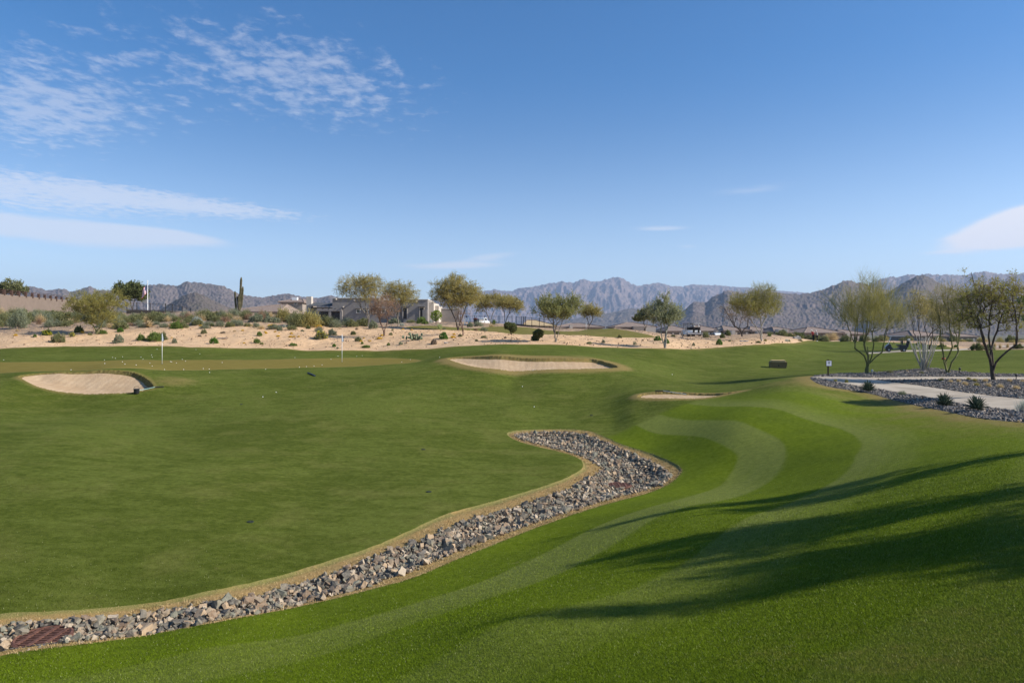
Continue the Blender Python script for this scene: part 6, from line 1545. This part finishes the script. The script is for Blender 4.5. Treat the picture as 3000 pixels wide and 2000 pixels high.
# ---- two golfers
SKIN = simple('skin', (.36, .21, .15), .6, .3, .05); RED = simple('red_shirt', (.42, .012, .02), .8, .1, .06); GREYS = simple('grey_shirt', (.33, .33, .34), .8, .1, .06); TROU = simple('dark_trousers', (.02, .022, .028), .85, .1, .1)
def skin_mesh(joints, edges, root, sub=2):
    me = bpy.data.meshes.new('body'); me.from_pydata([j[:3] for j in joints], edges, [])
    o = bpy.data.objects.new('tmp', me); link(o)
    o.modifiers.new('s', 'SKIN'); o.modifiers.new('d', 'SUBSURF').levels = sub
    for i, j in enumerate(joints):
        v = me.skin_vertices[0].data[i]; v.radius = (j[3], j[4] if len(j) > 4 else j[3]); v.use_root = i == root
    dg = bpy.context.evaluated_depsgraph_get(); out = bpy.data.meshes.new_from_object(o.evaluated_get(dg))
    bpy.data.objects.remove(o)
    for p in out.polygons: p.use_smooth = True
    return out
def person(p, rz, label, shirt, stoop, held):
    t = thing('person', label, 'person', p, rz)
    # faces -x (left); x forward negative
    f = stoop
    J = [(0, 0, .93, .125, .165), (-.03 * f, 0, 1.12, .115, .15), (-.12 * f, 0, 1.32, .12, .175), (-.20 * f, 0, 1.44, .075, .10), (-.25 * f, 0, 1.53, .055), (-.30 * f, 0, 1.62, .085, .078), (-.31 * f, 0, 1.72, .07),
         (.0, -.10, .86, .085), (-.03, -.11, .48, .058), (.03, -.11, .09, .042), (-.14, -.12, .035, .035),
         (.0, .10, .86, .085), (.06, .12, .48, .058), (.14, .12, .09, .042), (-.03, .13, .035, .035),
         (-.17 * f, -.20, 1.40, .058), (-.12 * f - .05, -.25, 1.13, .042), (-.34, -.20, 1.08, .032), (-.42, -.19, 1.08, .03),
         (-.17 * f, .20, 1.40, .058), (-.12 * f - .05, .25, 1.13, .042), (-.34, .16, 1.07, .032), (-.42, .13, 1.07, .03)]
    E = [(0, 1), (1, 2), (2, 3), (3, 4), (4, 5), (5, 6), (0, 7), (7, 8), (8, 9), (9, 10), (0, 11), (11, 12), (12, 13), (13, 14), (3, 15), (15, 16), (16, 17), (17, 18), (3, 19), (19, 20), (20, 21), (21, 22)]
    # fingers, each its own short chain out of the palm
    for side, base in ((-1, 18), (1, 22)):
        bx, by, bz = J[base][:3]
        for q in range(4):
            n = len(J); J.append((bx - .055, by + (q - 1.5) * .018, bz - .005, .009)); J.append((bx - .085 - .008 * (q in (1, 2)), by + (q - 1.5) * .018, bz - .03, .008)); E += [(base, n), (n, n + 1)]
        n = len(J); J.append((bx - .01, by - side * .04, bz + .02, .010)); J.append((bx - .045, by - side * .045, bz + .02, .008)); E += [(base, n), (n, n + 1)]
    me = skin_mesh(J, E, 0); body = mobj('body', me, SKIN, t)
    S = [(-.01, 0, .86, .155, .195), (-.03 * f, 0, 1.12, .135, .172), (-.12 * f, 0, 1.32, .138, .192), (-.20 * f, 0, 1.45, .085, .115), (-.17 * f, -.21, 1.40, .072), (-.12 * f - .04, -.25, 1.20, .064), (-.17 * f, .21, 1.40, .072), (-.12 * f - .04, .25, 1.20, .064)]
    mobj('shirt', skin_mesh(S, [(0, 1), (1, 2), (2, 3), (3, 4), (4, 5), (3, 6), (6, 7)], 0), shirt, t)
    Tr = [(0, 0, .93, .135, .175)] + [(j[0], j[1], j[2], j[3] * 1.28) for j in J[7:10]] + [(j[0], j[1], j[2], j[3] * 1.28) for j in J[11:14]]
    mobj('trousers', skin_mesh(Tr, [(0, 1), (1, 2), (2, 3), (0, 4), (4, 5), (5, 6)], 0), TROU, t)
    hx, hz = -.31 * f, 1.70
    c = MB().ball((hx + .01, 0, hz + .035), (.115, .10, .085), 12, 8); c.box((hx - .13, 0, hz + .01), (.12, .15, .016)); c.build('cap', WHITE, t, smooth=False)
    fc = MB().ball((hx - .098, 0, 1.635), (.022, .014, .02), 6, 5); fc.build('nose', SKIN, body)
    ey = MB()
    for yy in (-.032, .032): ey.ball((hx - .082, yy, 1.665), .011, 6, 5)
    ey.box((hx - .088, 0, 1.595), (.008, .045, .008)); ey.build('eyes_and_mouth', BLACK, body)
    for q, (xx, yy) in enumerate(((-.06, -.12), (.05, .125))): MB().ball((xx, yy, .045), (.14, .055, .05), 10, 6).build('shoe', WHITE if shirt is GREYS else BLACK, t)
    if held:
        o = thing('golf_bag', 'dark bag held in front of the golfer in red', 'golf bag', p + Vector((-.46, -.02, 1.02)))
        MB().tube([(-.02, -.2, 0), (0, .1, .03), (.02, .32, .05)], [.06, .07, .05], 8).build('bag_body', BLACK, o)
pr = at(2383, 998); dd = min(pr.y, 118)
person(at(2382.5, 998, dd), math.radians(6), 'person in a red shirt and white cap looking down at what they hold', RED, 1.0, True)
person(at(2393.5, 998, dd - .3), math.radians(-4), 'person in a grey shirt, dark trousers and white cap standing behind the one in red', GREYS, .55, False)

# ---- national flag on its pole
p = at(432.5, 897, 116); s = p.y / F; h = (HZ - 825) * s - p.z
t = thing('flagpole', 'tall pole with the national flag hanging beside the dark ironwood tree', 'flagpole', p)
MB().tube([(0, 0, -1), (0, 0, h * .6), (0, 0, h)], [.07, .06, .04], 10).build('pole', POLE, t); MB().ball((0, 0, h + .08), .10, 10, 7).build('finial', POLE, t)
fm = [simple('flag_red', (.50, .03, .04), .8), CLOTH_W, simple('flag_blue', (.02, .035, .16), .8)]
Ln, Ht, N = 2.6, 1.5, 26
def fp(u, v):   # u along the fly, v down the hoist: drooping in folds
    dx = -(u * Ln * .36) - .05; return (dx, .17 * math.sin(u * 8.0 + v * 1.5) * (.3 + u), h - .15 - v * Ht * (1 - .1 * u) - u * 1.45 - .12 * math.sin(u * 5))
fl = MB().add([fp(i / N, j / 13) for j in range(14) for i in range(N + 1)], [(j * (N + 1) + i, j * (N + 1) + i + 1, (j + 1) * (N + 1) + i + 1, (j + 1) * (N + 1) + i) for j in range(13) for i in range(N)])
me = bpy.data.meshes.new('flag'); me.from_pydata(fl.v, [], fl.f)
for m_ in fm: me.materials.append(m_)
for k, pl in enumerate(me.polygons):
    j, i = divmod(k, N); pl.material_index = 2 if (j < 7 and i < N * .4) else (j % 2); pl.use_smooth = True
fo = mobj('flag', me, fm, t)
st = MB()
for r in range(9):
    for c in range(6 if r % 2 == 0 else 5):
        u = (.03 + (c + (.5 if r % 2 else 0)) * .065); v = (.05 + r * .053); q = Vector(fp(u, v)) + Vector((0, -.012, 0)); R_ = .045
        pts = [(q.x + R_ * (1 if k % 2 == 0 else .4) * math.sin(k * math.pi / 5), q.y, q.z + R_ * (1 if k % 2 == 0 else .4) * math.cos(k * math.pi / 5)) for k in range(10)]
        st.add(pts, [tuple(range(10))])
st.build('stars', CLOTH_W, fo)
# ---- small things
def stone(px, py, w, h, label, mat, seed, name='boulder'):
    p = at(px, py); s = p.y / F; V, Fc = hull_rock(seed, .6); me = np_mesh(name, V, Fc); o = mobj(name, me, mat, None, p + Vector((0, 0, h * s * .3)))
    o.scale = (w * s / 2, w * s / 2.4, h * s * .8); tag(o, label, 'rock')
PALER = simple('pale_rock', (.55, .49, .42), .9, .1, .15, 4)
stone(1307, 1005, 12, 6, 'pale flat stone on the sand below the bright green ball shrub', PALER, 401)
stone(652, 993, 26, 5, 'low grey-brown stone on the sand below the saguaro', simple('brown_rock', (.22, .17, .14), .9), 402)
stone(2336, 993, 22, 9, 'grey weathered rock heap left of the golfers', simple('grey_rock', (.27, .25, .23), .9), 403)
for px, py, w in [(2175, 1000.5, 12), (2186, 1001.5, 8)]:
    p = at(px, py); s = p.y / F
    tag(MB().box((0, 0, .05), (w * s, .7, .10)).build('utility_cover', simple('pale_concrete', (.58, .54, .48), .85), None, p, bevel=.01), 'flat white utility cover on the sand beside the broad palo verde, ' + ('larger of two' if w > 10 else 'smaller of two'), 'cover')
p = at(2000, 991); tag(MB().lathe((0, 0, 0), [(.05, -.05), (.05, .75), (.035, .8)], 10).build('marker_post', simple('tan_post', (.5, .36, .25), .8), None, p), 'short tan marker post on the sand crest left of the far golf carts', 'post')
p = at(2764, 1053); tag(MB().ball((0, 0, .08), (.13, .13, .11), 12, 8).build('tee_marker', simple('tee_red', (.5, .02, .015), .45, .4), None, p, smooth=True), 'red tee marker on the lawn left of the yellow-green palo verde', 'tee marker')
LAMP = simple('lamp_bronze', (.06, .05, .045), .5, .4); LAMPW = simple('lamp_pale', (.5, .49, .46), .5)
for px, py, mat, lab in [(2555, 1097, LAMPW, 'small pale path light at the foot of the big wispy palo verde'), (2977, 1112, LAMP, 'small dark path light at the right end of the far walk'), (2812, 1091, LAMP, 'small dark path light right of the yellow-green palo verde')]:
    p = at(px, py); t = thing('path_light', lab, 'path light', p)
    MB().tube([(0, 0, -.03), (0, 0, .16)], .02, 8).build('stem', mat, t); MB().lathe((0, 0, .15), [(.055, 0), (.06, .09), (.03, .12)], 12).build('lamp_head', mat, t)
for px, py, lab in [(1733, 1216, 'dark valve cover in the turf above the end of the rock swale'), (1256, 1441, 'dark valve cover on the fairway left of the rock swale bend'), (733, 1529, 'dark valve cover on the near open fairway'), (707, 1184, 'dark sprinkler cap right of the left bunker'), (1240, 1317, 'dark sprinkler cap on the fairway left of the swale tip')]:
    p = at(px, py); s = p.y / F
    tag(MB().lathe((0, 0, -.02), [(.075, 0), (.075, .032), (.06, .036), (.02, .036)], 18).build('valve_cover', simple('valve_dark', (.02, .028, .018), .8), None, p), lab, 'valve cover')

# ------------------------------------------------------------------ labels for the shrubs: size, colour, and what they stand next to
MARKS = [(283, 965, 'the bushy palo verde'), (475, 1000, 'the left flagstick'), (698, 935, 'the saguaro'), (940, 985, 'the yellow-blossomed bush'), (1126, 975, 'the russet bare tree'), (1215, 990, 'the prickly pear'), (1300, 985, 'the bright green ball shrub'),
         (1357, 980, 'the leaning bare sapling'), (1497, 975, 'the two-headed clipped shrub'), (1629, 990, 'the upright olive tree'), (1948, 1000, 'the white-trunked tree'), (2020, 985, 'the far golf carts'), (2232, 992, 'the broad palo verde'), (2388, 990, 'the golfers'), (2540, 1090, 'the big wispy palo verde'),
         (2624, 1020, 'the dark golf cart'), (2706, 1085, 'the ocotillo'), (2776, 1093, 'the yellow-green palo verde'), (2911, 1116, 'the twisty tree'), (1002, 1020, 'the right flagstick'), (120, 940, 'the retaining wall'), (560, 930, 'the thin iron fence'), (1237, 925, 'the tall dark doors'),
         (2543, 1140, 'the lone agave'), (2767, 1185, 'the pair of agaves'), (1717, 980, 'the far right flagstick'), (2107, 1005, 'the bright round shrub')]
used = {}
for o, px, py, w, h, colour, noun in SHRUBS:
    if py == 0: py = HZ - (o.location.z) / o.location.y * F
    mx, my, ph = min(MARKS, key=lambda m: (m[0] - px) ** 2 + 3 * (m[1] - py) ** 2 + (400 if abs(m[0] - px) < 4 and abs(m[1] - py) < 14 else 0))
    size = 'tiny' if w < .45 else 'small' if w < .9 else 'medium' if w < 1.6 else 'large'
    if 'tall' in noun or any(k in colour for k in ('small', 'tiny', 'little', 'large')): size = ''
    side = 'left of' if px < mx - 6 else 'right of' if px > mx + 6 else ('below' if py > my else 'behind')
    base = ' '.join(x for x in (size, colour, noun) if x); used.setdefault((base, side, ph), []).append((abs(px - mx), o))
for (base, side, ph), lst in used.items():
    lst.sort(key=lambda q: q[0])
    for k, (dx_, o) in enumerate(lst):
        o['label'] = f'{base} {side} {ph}' if len(lst) == 1 else f'{base}, {nth(k)} such {side} {ph}'
# ------------------------------------------------------------------ light, sky, air, camera
SUN_EL, SUN_AZ = math.radians(34), math.radians(8)      # sun to the right, a little behind the camera
sdir = Vector((math.cos(SUN_EL) * math.cos(SUN_AZ), -math.cos(SUN_EL) * math.sin(SUN_AZ), math.sin(SUN_EL)))
L = bpy.data.lights.new('sun', 'SUN'); L.energy = 4.6; L.angle = math.radians(.55); L.color = (1.0, .935, .835)
so = bpy.data.objects.new('sun', L); link(so); so.rotation_euler = (-sdir).to_track_quat('-Z', 'Y').to_euler()

W = bpy.data.worlds.new('World'); SC.world = W; W.use_nodes = True
wt = W.node_tree; wt.nodes.clear()
def wn(kind, inp=None, **p):
    nd = wt.nodes.new(kind)
    for k, v in p.items(): setattr(nd, k, v)
    for k, v in (inp or {}).items():
        s = nd.inputs[k]
        if isinstance(v, bpy.types.NodeSocket): wt.links.new(v, s)
        else: s.default_value = v
    return nd
def wm(op, a, b=0.0, c=0.0): return wn('ShaderNodeMath', {0: a, 1: b, 2: c}, operation=op).outputs[0]
def wr(v, a, b, lo=0.0, hi=1.0): return wn('ShaderNodeMapRange', {'Value': v, 'From Min': a, 'From Max': b, 'To Min': lo, 'To Max': hi}, interpolation_type='SMOOTHSTEP').outputs[0]
sky = wn('ShaderNodeTexSky', sky_type='NISHITA', sun_disc=False)
sky.sun_elevation = SUN_EL; sky.sun_rotation = math.radians(90) + SUN_AZ
sky.altitude = 700; sky.air_density = 1.0; sky.dust_density = .9; sky.ozone_density = 4.5
tc = wn('ShaderNodeTexCoord').outputs['Generated']
sx = wn('ShaderNodeSeparateXYZ', {0: tc}); dx, dy, dz = sx.outputs
az = wm('ARCTAN2', dx, dy); el = wm('ARCSINE', dz)
# a flat cloud deck: direction / height gives a place on the deck
zc = wm('MAXIMUM', dz, .02)
deck = wn('ShaderNodeCombineXYZ', {0: wm('DIVIDE', dx, zc), 1: wm('DIVIDE', dy, zc), 2: 0.0}).outputs[0]
def cn(vec, scale, detail, rough, dist=0.0, m=(1, 1, 1), rot=0.0, off=(0, 0, 0)):
    mp = wn('ShaderNodeMapping', {'Vector': vec, 'Scale': m, 'Rotation': (0, 0, rot), 'Location': off}).outputs[0]
    return wn('ShaderNodeTexNoise', {'Vector': mp, 'Scale': scale, 'Detail': detail, 'Roughness': rough, 'Distortion': dist}).outputs['Fac']
def dirn(px, py):
    u, v = (px - CX) / F, (HZ - py) / F
    return math.atan(u), math.atan(v * math.cos(math.atan(u)))
def blob(px, py, wx, wy, tilt=0.0):
    """soft elliptical patch of sky, 1 in its middle"""
    a0, e0 = dirn(px, py); a1 = wx / F * math.cos(a0) ** 2; e1 = wy / F
    a = wm('SUBTRACT', az, a0); e = wm('SUBTRACT', el, e0)
    if tilt: e = wm('SUBTRACT', e, wm('MULTIPLY', a, tilt))
    q = wm('ADD', wm('POWER', wm('ABSOLUTE', wm('DIVIDE', a, a1)), 2.0), wm('POWER', wm('ABSOLUTE', wm('DIVIDE', e, e1)), 2.0))
    return wm('EXPONENT', wm('MULTIPLY', q, -1.0))
def total(xs):
    s = xs[0]
    for x in xs[1:]: s = wm('ADD', s, x)
    return s
angv = wn('ShaderNodeCombineXYZ', {0: az, 1: el, 2: 0.0}).outputs[0]
puff = cn(deck, 11.0, 5, .62, .2, (1, .8, 1), .25)
puff2 = cn(deck, 1.1, 3, .5, 0, (1, 1, 1), 0, (3.1, 1.7, 0))
wisp = cn(angv, 9.0, 6, .6, .4, (1.0, 7.0, 1.0), .03)
silk = cn(angv, 14.0, 7, .62, .9, (1.0, 3.2, 1.0), -.12)
m_alto = total([wm('MULTIPLY', blob(60, 310, 420, 130), 1.25), wm('MULTIPLY', blob(680, 130, 560, 170), .78), wm('MULTIPLY', blob(1020, 280, 440, 140, -.12), 1.05), wm('MULTIPLY', blob(250, 300, 420, 130), .55)])
alto = wm('MULTIPLY', wr(wm('ADD', puff, wm('ADD', wm('MULTIPLY', m_alto, .26), wm('MULTIPLY', puff2, .18))), .83, 1.15), wr(m_alto, .1, .7))
m_low = total([blob(60, 560, 640, 62, -.05), wm('MULTIPLY', blob(620, 605, 420, 26, -.05), .9)])
low = wm('MULTIPLY', wr(wm('ADD', wm('ADD', wm('MULTIPLY', puff, .95), wm('MULTIPLY', wisp, .25)), wm('MULTIPLY', m_low, .42)), .78, 1.12), wr(m_low, .12, .8))
m_bank = total([blob(100, 668, 480, 34, -.06), wm('MULTIPLY', blob(480, 690, 210, 17, -.06), .9)])
bank = wm('MULTIPLY', wr(wm('ADD', wm('MULTIPLY', wisp, .6), wm('MULTIPLY', m_bank, .9)), .52, 1.0), wr(m_bank, .1, .55))
m_thin = total([blob(1330, 778, 190, 13, .02), wm('MULTIPLY', blob(1440, 750, 110, 14, .1), .7), wm('MULTIPLY', blob(1940, 668, 120, 10, -.02), .85), wm('MULTIPLY', blob(2010, 722, 45, 7), .8), wm('MULTIPLY', blob(2180, 555, 190, 22), .55), wm('MULTIPLY', blob(40, 745, 170, 22), .5), wm('MULTIPLY', blob(2770, 738, 110, 8), .9)])
thin = wm('MULTIPLY', wr(wm('ADD', wm('MULTIPLY', wisp, .8), wm('MULTIPLY', m_thin, .55)), .55, 1.05), wr(m_thin, .1, .8))
m_big = total([blob(2960, 668, 240, 44, .20), wm('MULTIPLY', blob(3150, 640, 180, 50, .15), 1.0)])
big = wm('MULTIPLY', wr(wm('ADD', wm('MULTIPLY', silk, .7), wm('MULTIPLY', m_big, 1.0)), .62, 1.05), wr(m_big, .2, .6))
cover = wm('MINIMUM', total([wm('MULTIPLY', alto, .32), wm('MULTIPLY', low, .5), wm('MULTIPLY', bank, .55), wm('MULTIPLY', thin, .55), wm('MULTIPLY', big, .95)]), .92)
white = wn('ShaderNodeMix', data_type='RGBA', blend_type='MIX')
wt.links.new(cover, white.inputs[0]); hs = wn('ShaderNodeHueSaturation', {'Saturation': wr(el, .0, .38, .84, 1.28), 'Value': wr(el, .0, .30, 1.30, 1.0), 'Color': sky.outputs[0]}); wt.links.new(hs.outputs[0], white.inputs[6]); white.inputs[7].default_value = (6.6, 6.5, 6.8, 1)
bg = wn('ShaderNodeBackground', {'Color': white.outputs[2], 'Strength': .092})
wo = wn('ShaderNodeOutputWorld', {'Surface': bg.outputs[0]})

# the air
HAZE = 1
if HAZE:
    hb = MB().box((0, 7600, 560), (26000, 17000, 1240)).mesh('haze')
    hm = bpy.data.materials.new('haze_air'); hm.use_nodes = True; ht = hm.node_tree; ht.nodes.clear()
    ho = ht.nodes.new('ShaderNodeOutputMaterial'); hv = ht.nodes.new('ShaderNodeVolumePrincipled')
    hv.inputs['Color'].default_value = (.56, .72, 1.0, 1); hv.inputs['Density'].default_value = 6.0e-5; hv.inputs['Anisotropy'].default_value = .1
    ht.links.new(hv.outputs[0], ho.inputs['Volume'])
    tag(mobj('haze', hb, hm), 'thin blue haze over the valley', None, None, 'stuff')

cam = bpy.data.cameras.new('camera'); co = bpy.data.objects.new('camera', cam); link(co); SC.camera = co
co.rotation_euler = (math.radians(90), 0, 0); cam.sensor_width = 36; cam.lens = 24.0
cam.shift_y = (HZ - 1000) / 3000.0; cam.clip_start = .05; cam.clip_end = 60000
vs = SC.view_settings; vs.view_transform = 'Standard'; vs.look = 'None'; vs.exposure = .70; vs.gamma = 1.0
SC.render.film_transparent = False
SC.cycles.use_denoising = True; SC.cycles.use_adaptive_sampling = False; SC.cycles.denoising_prefilter = 'ACCURATE'
SC.cycles.max_bounces = 6; SC.cycles.diffuse_bounces = 3; SC.cycles.transmission_bounces = 3; SC.cycles.volume_bounces = 0; SC.cycles.transparent_max_bounces = 6
